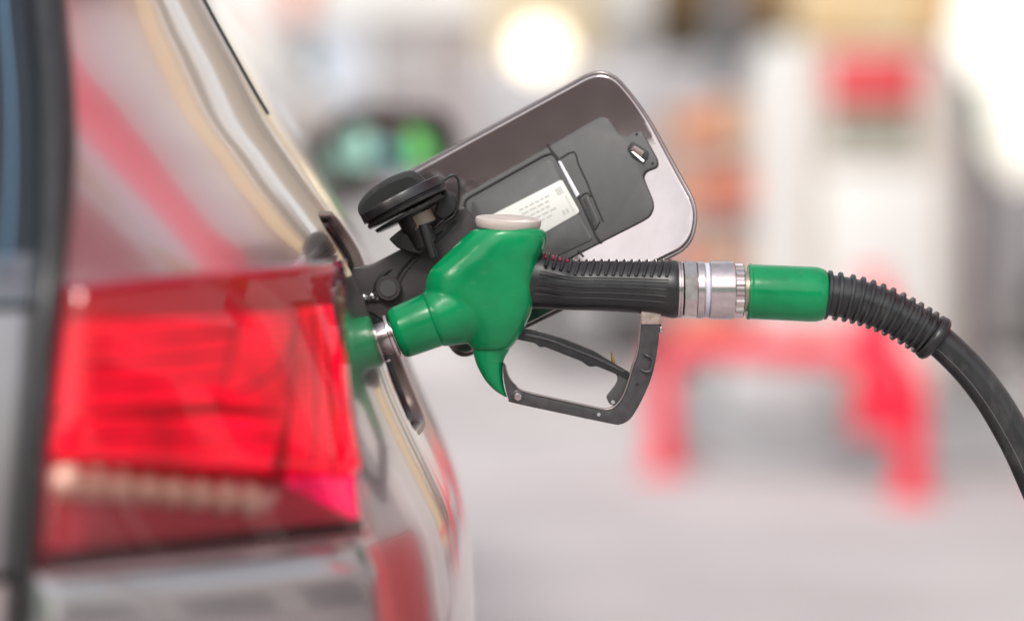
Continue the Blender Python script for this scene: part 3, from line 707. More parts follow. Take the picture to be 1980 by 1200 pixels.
# ================================================================== HOSE
hose = thing('fuel_hose', 'black rubber fuel hose with green sleeve, curving down at the right', 'hose', P(1600, 573))
HA = Vector((1, 0, -0.042)).normalized(); h0 = P(1447, 563.5)
lathe('hose_sleeve', h0 - HA * (2 * U), HA, [(t * U, r * U) for t, r in ((0, 44), (0, 52), (1.5, 54), (6, 54), (7.5, 52.5), (9, 52.8), (120, 53.5), (134, 53), (144, 50.5), (150, 47), (154, 42), (155, 30))], GREEN, hose, 64, 60)
bp = catmull([P(x, y) for x, y in ((1596, 569.5), (1640, 576), (1680, 587), (1720, 603), (1758, 623), (1790, 642), (1808, 655))], 10, False)
tube('bend_restrictor', bp, lambda t: (40 - 2 * t) * U, RUBBER, hose, 32)
NRI = 13
for i in range(NRI):
    t = (i + 0.35) / (NRI - 0.4) * 0.92; k = min(len(bp) - 2, int(t * (len(bp) - 1))); c = bp[k].lerp(bp[k + 1], t * (len(bp) - 1) - k); ax = (bp[k + 1] - bp[k]).normalized()
    if i == 0: r0 = 48
    else: r0 = 47.5 - 1.5 * t
    lathe('restrictor_ring', c - ax * (3.4 * U), ax, [(0, 38 * U), (0, (r0 - 1) * U), (1 * U, r0 * U), (5.4 * U, r0 * U), (6.6 * U, (r0 - 1.5) * U), (6.8 * U, 38 * U)], RUBBER, hose, 40, 30)
    if i < NRI - 1 and i % 1 == 0 and i > 0:
        pass
c, ax = bp[-3], (bp[-2] - bp[-5]).normalized()
lathe('restrictor_end', c - ax * (14 * U), ax, [(0, 36 * U), (1 * U, 42 * U), (6 * U, 46 * U), (14 * U, 48 * U), (20 * U, 46.5 * U), (24 * U, 42 * U), (26 * U, 34 * U), (26 * U, 28 * U)], BLACK, hose, 48, 60)
hp = catmull([P(x, y) for x, y in ((1800, 648), (1824, 665), (1872, 712), (1916, 768), (1955, 832), (1988, 897), (2030, 1000), (2072, 1150))] + [Vector((0.56, 0.06, 0.46)), Vector((0.68, 0.20, 0.33)), Vector((0.90, 0.42, 0.27)), Vector((1.16, 0.68, 0.36)), Vector((1.40, 0.92, 0.62)), Vector((1.56, 1.10, 1.05)), Vector((1.66, 1.22, 1.50)), Vector((1.72, 1.30, 1.58))], 9, False)
tube('hose_tube', hp, lambda t: (31 + 4 * min(1, t / 0.35)) * U, RUBBER, hose, 32)
seam = []
for i, p in enumerate(hp[4:90]):
    i += 4; tg = (hp[i + 1] - hp[i - 1]).normalized(); sd_ = tg.cross(Vector((0, 1, 0))).normalized()
    r = (31 + 4 * min(1, (i / (len(hp) - 1)) / 0.35)) * U
    dn = sd_ if sd_.z < 0 else -sd_
    seam.append(p + (dn * 0.52 + Vector((0, -0.854, 0))) * r)
tube('mould_line', seam, 0.8 * U, mat('mould_line_grey', (0.12, 0.12, 0.12), 0.4), hose, 6)
# ================================================================== STATION BEHIND
def BX(px, d): return (px - 990) * S * d
def BZ(py, d): return H - (py - 400) * S * d
GREYW = mat('shop_wall_render', (0.40, 0.385, 0.385), 0.7, noise=(1.5, 0.05), bump=(40, 0.1, 0.003))
PANE = mat('shop_window_pane', (0.50, 0.54, 0.62), 0.45, 0.0, 0.0)
PANEG = mat('shop_window_grey', (0.38, 0.37, 0.37), 0.45, 0.0, 0.0)
FRAME = mat('window_frame_taupe', (0.22, 0.19, 0.18), 0.5)
DOORM = mat('door_mauve', (0.40, 0.33, 0.33), 0.5)
CREAMW = mat('cream_wall', (0.48, 0.40, 0.28), 0.6, noise=(2, 0.05))
# --- shop building, 16 m off
d = 16.0; yb = d - D
shop = thing('shop_building', 'pale grey shop building with tall windows behind the car', 'building', (-4, yb, 0))
box('wall', -14, BX(1260, d), yb, yb + 6, 0, 6.5, GREYW, shop)
box('sign_board', BX(556, d), BX(604, d), yb - 0.16, yb - 0.101, BZ(44, d), BZ(-60, d), mat('sign_salmon', (0.66, 0.24, 0.16), 0.5), shop, 0.01)
box('fascia', -14.02, BX(1262, d), yb - 0.10, yb - 0.002, BZ(36, d), 3.2, WHITE, shop, 0.02)
box('plinth', -14.01, BX(1261, d), yb - 0.06, yb - 0.003, 0.0, 0.16, mat('plinth_grey', (0.62, 0.60, 0.60), 0.7), shop)
def window(x0, x1, y0, y1, m, fw=0.05, fm=None):
    f = slabw('window', BX(x0, d), BX(x1, d), BZ(y1, d), BZ(y0, d), fw, fm or FRAME, shop)
    box('pane', BX(x0, d) + fw * 0.6, BX(x1, d) - fw * 0.6, yb - 0.02, yb - 0.005, BZ(y1, d) + fw * 0.6, BZ(y0, d) - fw * 0.6, m, f)
def slabw(name, x0, x1, z0, z1, fw, m, parent):
    bm = bmesh.new()
    for a, b, c, e in ((x0, x0 + fw, z0, z1), (x1 - fw, x1, z0, z1), (x0 + fw, x1 - fw, z0, z0 + fw), (x0 + fw, x1 - fw, z1 - fw, z1)):
        r = bmesh.ops.create_cube(bm, size=1)
        for v in r['verts']: v.co = Vector(((a + b) / 2 + v.co.x * (b - a), yb - 0.035 + v.co.y * 0.066, (c + e) / 2 + v.co.z * (e - c)))
    return from_bm(name, bm, m, parent)
window(-60, 200, 42, 200, PANE); window(210, 420, 42, 200, PANE)
window(440, 588, 42, 196, PANE, 0.03, WHITE); window(594, 712, 42, 196, PANE, 0.03, WHITE)
window(728, 830, 42, 200, PANEG, 0.03, DOORM)
box('mullion', BX(712, d), BX(727, d), yb - 0.09, yb - 0.07, BZ(202, d), BZ(34, d), FRAME, shop)
window(838, 900, 46, 300, PANEG, 0.07, DOORM)
# --- cream pillar with the lit lamp
d = 15.75
pil = thing('lamp_pillar', 'cream pillar carrying the glowing lamp above the flap', 'pillar', (BX(1040, d), d - D, 0))
box('shaft', BX(935, d), BX(1165, d), d - D, d - D + 0.24, 0, 3.2, CREAMW, pil, 0.02)
box('base', BX(925, d), BX(1175, d), d - D - 0.03, d - D + 0.239, 0, 0.25, GREYW, pil, 0.02)
lp = thing('wall_lamp', 'round wall lamp glowing warm white on the cream pillar', 'lamp', (BX(1045, d), d - D - 0.13, BZ(105, d)))
bm = bmesh.new(); bmesh.ops.create_uvsphere(bm, u_segments=24, v_segments=12, radius=0.16)
for v in bm.verts: v.co += Vector((BX(1045, d), d - D - 0.17, BZ(105, d)))
from_bm('globe', bm, mat('lamp_glow', (1, 0.95, 0.8), 0.3, emit=(1, 0.88, 0.62), estr=1.5), lp)
lathe('bracket', (BX(1045, d), d - D - 0.001, BZ(105, d)), (0, -1, 0), [(0, 0.06), (0.02, 0.06), (0.03, 0.02), (0.085, 0.02)], FRAME, lp, 24)
# --- shrubs and trees
def leaves(name, c, rx, ry, rz, n, size, m, parent, seed):
    R = random.Random(seed); bm = bmesh.new()
    cl = [Vector((R.uniform(-1, 1), R.uniform(-1, 1), R.uniform(-1, 1))) * 0.75 for _ in range(14)]
    for _ in range(n):
        q = R.choice(cl) + Vector((R.gauss(0, 0.20), R.gauss(0, 0.20), R.gauss(0, 0.20)))
        p = Vector(c) + Vector((q.x * rx, q.y * ry, q.z * rz)); a = Vector((R.gauss(0, 1), R.gauss(0, 1), R.gauss(0, 1))).normalized(); b = a.orthogonal().normalized(); s = size * R.uniform(0.6, 1.3)
        t2 = a.cross(b)
        bm.faces.new([bm.verts.new(p + v) for v in (b * s, t2 * s * 0.45, -b * s, -t2 * s * 0.45)])
    return from_bm(name, bm, m, parent, False, normals=False)
LEAFY = mat('leaf_yellow_green', (0.30, 0.29, 0.11), 0.6, noise=(2, 0.4)); LEAFG = mat('leaf_green', (0.05, 0.10, 0.035), 0.6, noise=(2, 0.4))
BARK = mat('bark', (0.12, 0.09, 0.07), 0.8)
def tree(name, label, px, d, zc, rx, rz, m, seed, n=3600, leaf=0.09, grp=None):
    t = thing(name, label, 'tree', (BX(px, d), d - D, 0), grp); x, y = BX(px, d), d - D
    path = [Vector((x, y, 0)), Vector((x + 0.05, y, zc * 0.4)), Vector((x - 0.04, y, zc * 0.8)), Vector((x, y, zc + rz * 0.3))]
    tr = tube('trunk', catmull(path, 5, False), lambda q: 0.11 * (1 - 0.7 * q), BARK, t, 12)
    R = random.Random(seed)
    for k in range(6):
        a = R.uniform(0, 6.28); st = path[2] + Vector((0, 0, R.uniform(-0.5, 0.2)))
        tube('limb', [st, st + Vector((math.cos(a) * rx * 0.4, math.sin(a) * rx * 0.4, rz * 0.3)), st + Vector((math.cos(a) * rx * 0.7, math.sin(a) * rx * 0.7, rz * 0.6))], lambda q: 0.045 * (1 - 0.8 * q), BARK, t, 8)
    leaves('crown', (x, y, zc), rx, rx, rz, n, leaf, m, t, seed)
    return t
tree('yellow_tree', 'yellow-green tree behind the upper corner of the open flap', 1275, 22, 2.6, 0.75, 1.5, LEAFY, 3)
tree('grey_tree', 'grey-green young tree left of the yellow-green one', 1215, 26, 2.7, 0.7, 1.7, mat('leaf_grey_green', (0.14, 0.18, 0.14), 0.6, noise=(2, 0.3)), 5)
pot = thing('potted_plant', 'small green plant in a white pot on the shop sill', 'plant', (BX(562, 15.2), 15.2 - D, 0))
d = 15.2
lathe('pot_stand', (BX(562, d), d - D, 0), (0, 0, 1), [(0, 0.14), (0.02, 0.14), (0.03, 0.03), (1.3, 0.03), (1.31, 0.10), (1.33, 0.12), (1.52, 0.15), (1.53, 0.13), (1.50, 0.12)], WHITE, pot, 24)
leaves('foliage', (BX(562, d), d - D, BZ(150, d)), 0.16, 0.16, 0.20, 300, 0.06, LEAFG, pot, 9)
# --- display rack with orange and red boxes
d = 12.4; yr = d - D
rack = thing('display_rack', 'grey wire display rack standing left of the fuel pump', 'rack', (BX(1390, d), yr, 0))
RX0, RX1 = BX(1285, d), BX(1470, d)
for x in (RX0, RX1):
    for y in (yr, yr + 0.4): box('post', x - 0.012, x + 0.012, y - 0.012, y + 0.012, 0, 1.66, FRAME, rack, 0.003)
LV = (0.28, 0.66, 1.02, 1.34)
for z in LV: box('shelf', RX0 - 0.02, RX1 + 0.02, yr - 0.02, yr + 0.42, z - 0.02, z, mat('shelf_grey', (0.5, 0.46, 0.44), 0.5), rack, 0.004)
ORG = [('orange', (0.70, 0.17, 0.05)), ('pale orange', (0.62, 0.27, 0.11)), ('red', (0.60, 0.09, 0.06)), ('cream', (0.55, 0.44, 0.34))]
LVN = ('lowest', 'second', 'third', 'top')
plan = {0: (3, 1, 3, 2), 1: (2, 3, 0, 3), 2: (1, 0, 2, 0), 3: (1, 0, 1, 3)}
POS = ('first from the left', 'second from the left', 'second from the right', 'rightmost')
for li, z in enumerate(LV):
    for k, ci in enumerate(plan[li]):
        wd = (RX1 - RX0 - 0.06) / 4; x0 = RX0 + 0.03 + wd * k; nm, cl = ORG[ci]; hh = (0.20, 0.25, 0.22, 0.18)[(k + li) % 4]
        b = thing('product_box', f'{nm} carton on the {LVN[li]} shelf of the rack, {POS[k]}', 'carton', (x0 + wd / 2, yr + 0.15, z), 'cartons on the display rack')
        box('carton_body', x0 + 0.008, x0 + wd - 0.008, yr + 0.03, yr + 0.30, z + 0.001, z + hh, mat('carton_' + nm, cl, 0.5), b, 0.004)
        box('lid_band', x0 + 0.006, x0 + wd - 0.006, yr + 0.027, yr + 0.303, z + hh * 0.78, z + hh + 0.003, mat('carton_band', (0.60, 0.42, 0.32), 0.5), b, 0.003)
# --- grey canopy column
d = 13.6
colm = thing('canopy_column', 'tall dark grey steel column between rack and fuel pump', 'column', (BX(1408, d), d - D, 0))
box('column_shaft', BX(1380, d), BX(1438, d), d - D, d - D + 0.17, 0, 4.6, mat('column_grey', (0.13, 0.13, 0.145), 0.45), colm, 0.01)
box('base_plate', BX(1360, d), BX(1458, d), d - D - 0.05, d - D + 0.22, 0, 0.03, FRAME, colm, 0.004)
box('junction_box', BX(1372, d), BX(1416, d), d - D - 0.10, d - D - 0.002, BZ(290, d), BZ(195, d), mat('junction_dark_green', (0.02, 0.06, 0.045), 0.4), colm, 0.006)
# --- pump island with kerb
d = 9.1; yi = d - D
KERB = mat('island_kerb', (0.30, 0.30, 0.31), 0.7, noise=(4, 0.15)); 
isl = []
pts = rounded([(BX(1335, d), yi), (6.5, yi), (6.5, yi + 2.6), (BX(1335, d), yi + 2.6)], [0.45, 0.1, 0.1, 0.45], 8)
bm = bmesh.new(); a = [bm.verts.new((p[0], p[1], 0)) for p in pts]; b = [bm.verts.new((p[0], p[1], 0.14)) for p in pts]
n = len(pts); tf = bm.faces.new(b)
for i in range(n): bm.faces.new((a[i], a[(i + 1) % n], b[(i + 1) % n], b[i]))
bmesh.ops.bevel(bm, geom=list(tf.edges), offset=0.02, segments=3, profile=0.5, affect='EDGES')
bmesh.ops.triangulate(bm, faces=[f for f in bm.faces if len(f.verts) > 4])
tag(from_bm('pump_island', bm, KERB, None), 'raised grey concrete pump island with rounded end', None, kind='structure')
# --- fuel pump
PW_ = mat('pump_white', (0.64, 0.63, 0.61), 0.35, 0, 0.3); PC = mat('pump_cream', (0.52, 0.47, 0.42), 0.4, 0, 0.2); PR = mat('pump_red', (0.60, 0.05, 0.06), 0.35, 0, 0.3)
PD = mat('pump_display_olive', (0.20, 0.21, 0.15), 0.2); PO = mat('pump_header_orange', (0.56, 0.36, 0.17), 0.45); PY = mat('pump_header_cream', (0.62, 0.48, 0.28), 0.45)
d = 10.4; yp = d - D; zb = 0.14
pump = thing('fuel_pump', 'white fuel pump with red panel and olive display on the island', 'fuel pump', (BX(1650, d), yp, zb))
box('cabinet', BX(1560, d), BX(1842, d), yp, yp + 0.55, zb, BZ(88, d), PC, pump, 0.02, 3)
box('side_column', BX(1478, d), BX(1558, d), yp - 0.03, yp + 0.55, zb, BZ(78, d), PW_, pump, 0.025, 3)
box('side_column', BX(1844, d), BX(1862, d), yp - 0.01, yp + 0.55, zb, BZ(100, d), mat('pump_side_grey', (0.45, 0.40, 0.40), 0.4), pump, 0.008, 3)
box('red_panel', BX(1598, d), BX(1778, d), yp - 0.03, yp - 0.002, BZ(205, d), BZ(105, d), PR, pump, 0.008)
dsp = box('display', BX(1602, d), BX(1774, d), yp - 0.035, yp - 0.002, BZ(276, d), BZ(209, d), mat('display_bezel', (0.34, 0.33, 0.30), 0.4), pump, 0.008)
for a0_, a1_ in ((1612, 1650), (1656, 1704), (1710, 1764)): box('digit_window', BX(a0_, d), BX(a1_, d), yp - 0.039, yp - 0.034, BZ(268, d), BZ(218, d), PD, dsp)
box('keypad', BX(1606, d), BX(1770, d), yp - 0.025, yp - 0.002, BZ(318, d), BZ(284, d), mat('keypad_grey', (0.55, 0.52, 0.47), 0.4), pump, 0.006)
box('lower_door', BX(1590, d), BX(1820, d), yp - 0.02, yp - 0.002, zb + 0.1, BZ(330, d), PW_, pump, 0.015)
hd = box('header', BX(1556, d), BX(1835, d), yp - 0.02, yp + 0.5, BZ(84, d), BZ(-90, d), PY, pump, 0.02)
box('header_end', BX(1776, d), BX(1836, d), yp - 0.032, yp + 0.512, BZ(80, d), BZ(-92, d), PO, hd, 0.01)
box('header_stripe', BX(1560, d), BX(1660, d), yp - 0.028, yp - 0.018, BZ(66, d), BZ(26, d), PO, hd, 0.004)
box('plinth', BX(1470, d), BX(1866, d), yp - 0.04, yp + 0.58, zb, zb + 0.08, mat('pump_plinth', (0.22, 0.22, 0.23), 0.6), pump, 0.01)
# hose loop on the pump's right side
ph = thing('pump_hose', 'thin dark hose looping down beside the white fuel pump', 'hose', (BX(1866, d), yp + 0.1, BZ(120, d)))
tube('hose_loop', catmull([Vector((BX(px, d), yp + 0.1, BZ(py, d))) for px, py in ((1860, 110), (1874, 150), (1886, 220), (1894, 300), (1898, 420), (1894, 560), (1880, 640), (1868, 560), (1866, 480))], 8, False), 0.018, RUBBER, ph, 12)
box('holstered_nozzle', BX(1868, d), BX(1900, d), yp + 0.02, yp + 0.16, BZ(262, d), BZ(190, d), mat('nozzle_dark_green', (0.02, 0.10, 0.06), 0.35), ph, 0.015, 3)
def slabxz(name, pts, y0, y1, m, parent, bev=0.01):
    return slab(name, pts, y0, y1, m, parent, bev, 3, lambda x, z, y: Vector((x, y, z)))
# --- red crash hoops
RH = mat('hoop_red', (0.80, 0.006, 0.04), 0.4, 0, 0.2)
def hoop(label, p0, p1, hgt, rad):
    t_ = thing('crash_hoop', label, 'barrier', ((p0[0] + p1[0]) / 2, (p0[1] + p1[1]) / 2, 0), 'red crash hoops round the island')
    a, b = Vector((p0[0], p0[1], 0)), Vector((p1[0], p1[1], 0)); k = Vector((0, 0, 1)); e = (b - a).normalized(); c = 0.14
    path = [a, a + k * (hgt - c)] + [a + k * (hgt - c) + e * c * (1 - math.cos(q)) + k * c * math.sin(q) for q in (0.4, 0.8, 1.2)] + [a + k * hgt + e * c, b + k * hgt - e * c] + [b + k * (hgt - c) - e * c * (1 - math.cos(q)) + k * c * math.sin(q) for q in (1.2, 0.8, 0.4)] + [b + k * (hgt - c), b]
    tube('hoop_tube', path, rad, RH, t_, 20)
    for q in (a, b): lathe('foot_plate', q, k, [(0, rad * 1.9), (0.012, rad * 1.9), (0.016, rad * 1.05)], RH, t_, 24)
hoop('red tubular crash hoop in front of the pump island', (BX(1283, 9.3), 9.3 - D), (BX(1762, 8.45), 8.45 - D), 0.50, 0.056)
hoop('red crash hoop at the right edge, behind the hose', (BX(1900, 10.2), 8.75 - D), (BX(2500, 9.4), 8.75 - D), 0.50, 0.05)
# --- fire extinguisher on the island
d = 9.35; fx = thing('fire_extinguisher', 'red fire extinguisher standing on the island by the crash hoop', 'extinguisher', (BX(1695, d), d - D, 0.14))
zt = BZ(545, d)
lathe('cylinder', (BX(1695, d), d - D, 0.14), (0, 0, 1), [(0, 0.085), (0.01, 0.095), (zt - 0.26, 0.095), (zt - 0.21, 0.075), (zt - 0.18, 0.035), (zt - 0.14, 0.03)], RH, fx, 32)
box('valve_handle', BX(1695, d) - 0.08, BX(1695, d) + 0.05, d - D - 0.02, d - D + 0.02, zt + 0.0, zt + 0.04, RH, fx, 0.008)
# --- waste bin on the island (grey, between the hoop legs)
d = 9.9; bn = thing('island_bin', 'low grey metal bin between the hoop legs on the island', 'bin', (BX(1500, d), d - D, 0.14))
box('bin_body', BX(1400, d), BX(1600, d), d - D, d - D + 0.3, 0.141, BZ(705, d), mat('bin_grey', (0.55, 0.55, 0.56), 0.4, 0.3), bn, 0.03, 3)
box('bin_lid', BX(1394, d), BX(1606, d), d - D - 0.02, d - D + 0.32, BZ(704, d), BZ(690, d), mat('bin_lid', (0.7, 0.69, 0.68), 0.4), bn, 0.01)
# --- silver van beyond the pump, windscreen sloping down to the right
d = 15.5; yv = d - D; VX = BX(1790, d)
van = thing('silver_van', 'silver van parked behind the pump, windscreen sloping to the right', 'van', (VX + 0.4, yv + 0.9, 0))
VM = mat('van_silver', (0.36, 0.34, 0.36), 0.3, 0.3, 0.6)
vp = rounded([(VX - 2.9, 0.35), (VX - 2.9, 1.98), (VX + 0.10, 1.98), (VX + 0.58, 1.12), (VX + 1.45, 0.98), (VX + 1.60, 0.75), (VX + 1.60, 0.35)], [0.1, 0.15, 0.12, 0.1, 0.15, 0.1, 0.1], 5)
slabxz('body', vp, yv, yv + 1.8, VM, van, 0.06)
vg = rounded([(VX - 0.75, 1.14), (VX - 0.75, 1.80), (VX - 0.14, 1.80), (VX + 0.40, 1.14)], 0.05, 4)
slabxz('side_window', vg, yv - 0.006, yv + 0.02, mat('van_glass', (0.05, 0.06, 0.055), 0.08), van, 0.002)
for xx in (VX - 2.2, VX + 0.95):
    wv = lathe('wheel', (xx, yv - 0.02, 0.33), (0, 1, 0), [(0, 0.21), (0, 0.31), (0.02, 0.33), (0.2, 0.33)], TYRE, van, 36)
    lathe('rim', (xx, yv - 0.03, 0.33), (0, 1, 0), [(0, 0.02), (0.0, 0.19), (0.02, 0.205), (0.05, 0.205)], RIM, wv, 28)
# --- low white wall closing the yard
d = 19.0
wl = thing('yard_wall', 'low white rendered wall along the far edge of the forecourt', 'wall', (6, d - D, 0))
box('wall_body', 1.2, 22, d - D, d - D + 0.25, 0, 1.15, GREYW, wl)
box('coping', 1.19, 22.01, d - D - 0.04, d - D + 0.29, 1.151, 1.22, GREYW, wl, 0.01)

# ================================================================== MORE SURROUNDINGS (mostly off frame, inferred or added for their reflections)
far = thing('added_cream_building', 'unseen tall cream building added at the right to reflect in the car', 'building', (18, 26, 0))  # added out of frame so the paint reflects a cream mass
box('facade', 10.0, 26, 24, 34, 0, 10.5, CREAMW, far)
for k in range(6):
    for j in range(3):
        x = 10.8 + k * 2.5; z = 1.2 + j * 3.1
        wf = box('window', x, x + 1.2, 23.94, 24.05, z, z + 1.8, FRAME, far); box('pane', x + 0.08, x + 1.12, 23.92, 23.96, z + 0.08, z + 1.72, PANE, wf)
tot = thing('added_totem', 'unseen cream and orange totem added right of the car for its reflection', 'sign', (4.6, 3.0, 0))  # invented upright, gives the car paint a warm reflected streak
box('totem_body', 4.3, 5.3, 3.0, 3.3, 0.3, 5.2, PY, tot, 0.05); box('totem_band', 4.28, 5.32, 2.98, 3.32, 3.2, 4.2, PO, tot, 0.03); box('totem_base', 4.2, 5.4, 2.9, 3.4, 0, 0.3, FRAME, tot, 0.02)
mid = thing('added_workshop', 'unseen white workshop with grey doors, added on the right to reflect in the car', 'building', (12, -2, 0))  # added out of view; its white wall lightens reflections in lamp and flank
box('workshop_wall', 11, 18, -9, 12, 0, 4.4, WHITE, mid)
for k in range(3): box('roller_door', 10.96, 10.998, -8 + 4.6 * k, -4.8 + 4.6 * k, 0, 3.3, mat('roller_grey', (0.30, 0.30, 0.31), 0.5), mid)
rear = thing('added_brown_building', 'unseen long brown building added behind the camera to reflect in the flap', 'building', (0, -22, 0))  # added dark mass for the flap and wing mirror to reflect
box('rear_wall', -16, 16, -24, -20, 0, 5.6, mat('brown_wall', (0.16, 0.11, 0.10), 0.8, noise=(2, 0.2)), rear)
box('rear_roof', -16.3, 16.3, -24.3, -19.7, 5.61, 5.8, FRAME, rear, 0.02)

def sheet(name, pts, y0, y1, m, parent, bev):
    bm = bmesh.new(); f = bm.faces.new([bm.verts.new((p[0], y0, p[1])) for p in pts]); bmesh.ops.triangulate(bm, faces=[f])
    return from_bm(name, bm, m, parent, False)
def flag(label, x, y, z1, wd, m, disc=None):  # invented flags that supply the green and teal patches in the mirror glass
    t_ = thing('added_flag', label, 'banner', (x, y, 0), 'flags added for the wing mirror reflection')
    tube('pole', [Vector((x - wd / 2 - 0.03, y, 0)), Vector((x - wd / 2 - 0.03, y, z1 + 0.1))], 0.025, FRAME, t_, 12)
    sheet('cloth', rounded([(x - wd / 2, 0.75), (x + wd / 2, 0.75), (x + wd / 2, z1 - 0.3), (x, z1), (x - wd / 2, z1)], 0.12, 5), y, y, m, t_, 0)
    if disc: lathe('emblem', (x, y + 0.0065, (z1 + 0.75) / 2 - 0.2), (0, 1, 0), [(0, disc), (0.004, disc), (0.004, 0.01)], WHITE, t_, 28)
    lathe('foot', (x - wd / 2 - 0.03, y, 0), (0, 0, 1), [(0, 0.25), (0.04, 0.25), (0.06, 0.05)], FRAME, t_, 24)
def cloth(name, col):
    m = bpy.data.materials.new(name); m.use_nodes = True; t = m.node_tree; t.nodes.clear()
    o_ = t.nodes.new('ShaderNodeOutputMaterial'); mx = t.nodes.new('ShaderNodeMixShader'); df = t.nodes.new('ShaderNodeBsdfDiffuse'); tl_ = t.nodes.new('ShaderNodeBsdfTranslucent')
    wv = t.nodes.new('ShaderNodeTexNoise'); wv.inputs['Scale'].default_value = 3; rp = t.nodes.new('ShaderNodeMix'); rp.data_type = 'RGBA'
    rp.inputs[6].default_value = (*[c * 0.85 for c in col], 1); rp.inputs[7].default_value = (*col, 1); t.links.new(wv.outputs['Fac'], rp.inputs['Factor'])
    t.links.new(rp.outputs[2], df.inputs[0]); t.links.new(rp.outputs[2], tl_.inputs[0]); mx.inputs[0].default_value = 0.55
    t.links.new(df.outputs[0], mx.inputs[1]); t.links.new(tl_.outputs[0], mx.inputs[2]); t.links.new(mx.outputs[0], o_.inputs[0]); return m
flag('mint green banner flag added behind the camera to reflect in the wing mirror', 0.55, -11, 2.7, 1.05, cloth('mint_cloth', (0.55, 1.0, 0.82)))
flag('teal banner flag added between the two green ones for the mirror', 2.0, -11.1, 1.9, 0.9, cloth('teal_cloth', (0.10, 0.55, 0.58)))
flag('bright green banner flag added right of the teal one for the mirror', 3.45, -11, 2.7, 1.15, cloth('green_cloth', (0.25, 1.0, 0.24)))
d = 20.5; yb = d - D
kio = thing('cream_kiosk', 'cream and ochre kiosk building behind the fuel pump', 'building', (BX(1560, d), yb, 0))
box('kiosk_wall', BX(1268, d), BX(1836, d), yb, yb + 4, 0, 7.0, mat('kiosk_cream', (0.36, 0.29, 0.21), 0.6, noise=(1.5, 0.06)), kio)
box('kiosk_fascia', BX(1262, d), BX(1842, d), yb - 0.3, yb - 0.003, 2.62, 3.6, mat('kiosk_ochre', (0.55, 0.34, 0.15), 0.5), kio, 0.02)
for k in range(5):
    x0 = BX(1290 + k * 108, d); wf = box('window', x0, x0 + 0.42, yb - 0.03, yb - 0.002, 1.1, 2.3, WHITE, kio); box('pane', x0 + 0.04, x0 + 0.38, yb - 0.04, yb - 0.031, 1.14, 2.26, PANE, wf)

can = thing('station_canopy', 'red edged white station canopy on columns right of the pumps', 'canopy', (9, 10, 0))
UNDER = mat('canopy_mauve', (0.62, 0.52, 0.525), 0.5)
box('canopy_deck', 4.05, 15, 5.85, 16.5, 4.95, 5.5, UNDER, can, 0.02)
box('canopy_fascia', 4.0, 15.05, 5.78, 5.848, 4.78, 6.75, mat('fascia_red', (0.85, 0.10, 0.16), 0.5), can, 0.01)
box('canopy_edge', 3.98, 4.048, 5.85, 16.5, 4.90, 5.60, UNDER, can, 0.01)
nca = thing('near_canopy', 'red lined canopy beside the car, right of the near pump', 'canopy', (5, 0, 0))
box('near_deck', 3.5, 9.5, -4, 4.0, 6.9, 7.2, mat('canopy_red_lining', (0.80, 0.28, 0.34), 0.5), nca, 0.02)
for y in (-3, 3.5): box('near_leg', 6.8, 7.2, y - 0.2, y + 0.2, 0, 6.9, WHITE, nca, 0.02)
for x, y in ((7.4, 7.6), (10.4, 7.6), (10.4, 14.4)): box('canopy_leg', x - 0.2, x + 0.2, y - 0.2, y + 0.2, 0, 4.95, WHITE, can, 0.02)
ice = thing('added_cabinet', 'unseen white cabinet added beside the near fuel pump to reflect in the flank', 'cabinet', (2.25, 3.95, 0))  # invented white block, whitens the reflection in the lower flank
box('cabinet_body', 1.9, 2.6, 3.3, 4.7, 0.06, 2.1, WHITE, ice, 0.03, 3); box('kick_plate', 1.93, 2.57, 3.33, 4.67, 0, 0.06, FRAME, ice)
for k in range(2): box('cabinet_door', 1.88, 1.898, 3.36 + k * 0.66, 3.98 + k * 0.66, 0.2, 1.95, WHITE, ice, 0.005)
own = thing('near_pump', 'red and white fuel pump beside the car, feeding the near hose', 'fuel pump', (2.1, 1.7, 0))
box('red_cabinet', 1.70, 2.60, 1.15, 2.35, 0.12, 0.98, PR, own, 0.03, 3); box('white_head', 1.72, 2.58, 1.17, 2.33, 0.985, 2.15, PW_, own, 0.03, 3)
box('base_slab', 1.62, 2.68, 1.05, 2.45, 0, 0.119, KERB, own, 0.02); box('screen', 1.705, 1.719, 1.35, 2.15, 1.35, 1.75, PD, own, 0.005)
ctw = thing('added_cream_tower', 'unseen slim cream tower added right of the pumps for a streak in the paint', 'tower', (3.4, 9.5, 0))  # unseen upright added to reflect as a cream streak in the quarter panel
box('tower_shaft', 3.12, 3.70, 9.2, 9.9, 0, 7.2, mat('tower_cream', (0.80, 0.60, 0.34), 0.6), ctw, 0.03)
box('tower_cap', 3.06, 3.76, 9.14, 9.96, 7.21, 7.4, WHITE, ctw, 0.03)
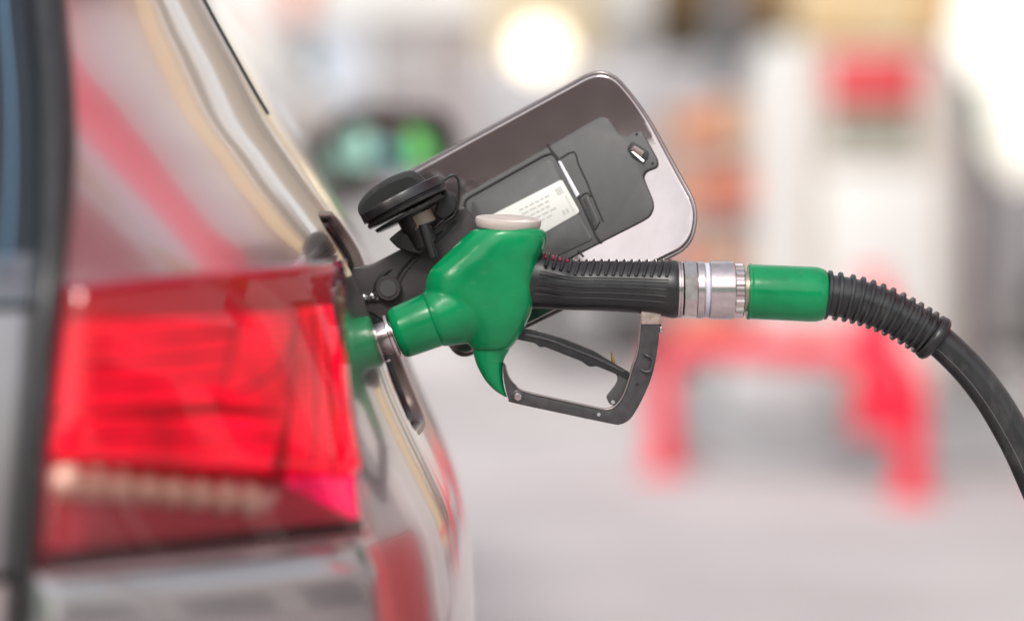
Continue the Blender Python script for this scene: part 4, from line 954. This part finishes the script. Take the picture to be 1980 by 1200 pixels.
def cypress(label, x, y, h, seed):  # off-frame trees added as dark streaks in the paint reflections
    t_ = thing('added_cypress', label, 'tree', (x, y, 0), 'cypresses added for dark streaks in the paint')
    tube('trunk', [Vector((x, y, 0)), Vector((x, y, h * 0.6))], 0.06, BARK, t_, 10)
    leaves('crown', (x, y, h * 0.55), 0.22, 0.22, h * 0.46, 2600, 0.10, LEAFG, t_, seed)
cypress('unseen slim dark cypress added near the white fuel pump for its reflection', 3.55, 12.4, 7.5, 21)
cypress('unseen slim dark cypress added behind the station canopy for its reflection', 16.5, 14.5, 8.5, 22)
wtw = thing('added_tank', 'unseen tall white tank added beyond the yard wall for a bright reflection', 'tank', (6.2, 22, 0))  # unseen white upright added for a bright streak in the paint
lathe('tank_body', (6.6, 23, 0), (0, 0, 1), [(0, 0.9), (9.6, 0.9), (10.0, 0.7), (10.1, 0.1)], WHITE, wtw, 40)

wsh = thing('added_shed', 'long white shed closing the yard on the right', 'building', (10, 16, 0))  # low white wall added so the flank reflects something bright
box('shed_wall', 6.9, 14.2, 15.7, 16.8, 0, 4.4, WHITE, wsh)
for k in range(3): box('shed_door', 7.6 + k * 2.1, 8.5 + k * 2.1, 15.66, 15.698, 0, 2.4, mat('shed_door_grey', (0.35, 0.36, 0.40), 0.5), wsh)
box('shed_band', 6.88, 14.22, 15.64, 15.698, 3.5, 3.8, PO, wsh)

tree('dark_tree', 'dark green leafy tree behind the grey column', 1392, 17.5, 1.75, 0.26, 0.5, LEAFG, 31, 1500, 0.08)
sp_ = thing('sign_post', 'dark brown steel post standing right of the white fuel pump', 'post', (BX(1886, 11.6), 11.6 - D, 0))
box('post_shaft', BX(1876, 11.6), BX(1900, 11.6), 11.6 - D, 11.6 - D + 0.07, 0.141, BZ(150, 11.6), mat('post_brown', (0.10, 0.07, 0.06), 0.5), sp_, 0.006)
box('post_plate', BX(1870, 11.6), BX(1910, 11.6), 11.6 - D - 0.02, 11.6 - D - 0.001, BZ(262, 11.6), BZ(196, 11.6), MATS['nozzle_dark_green'], sp_, 0.006)
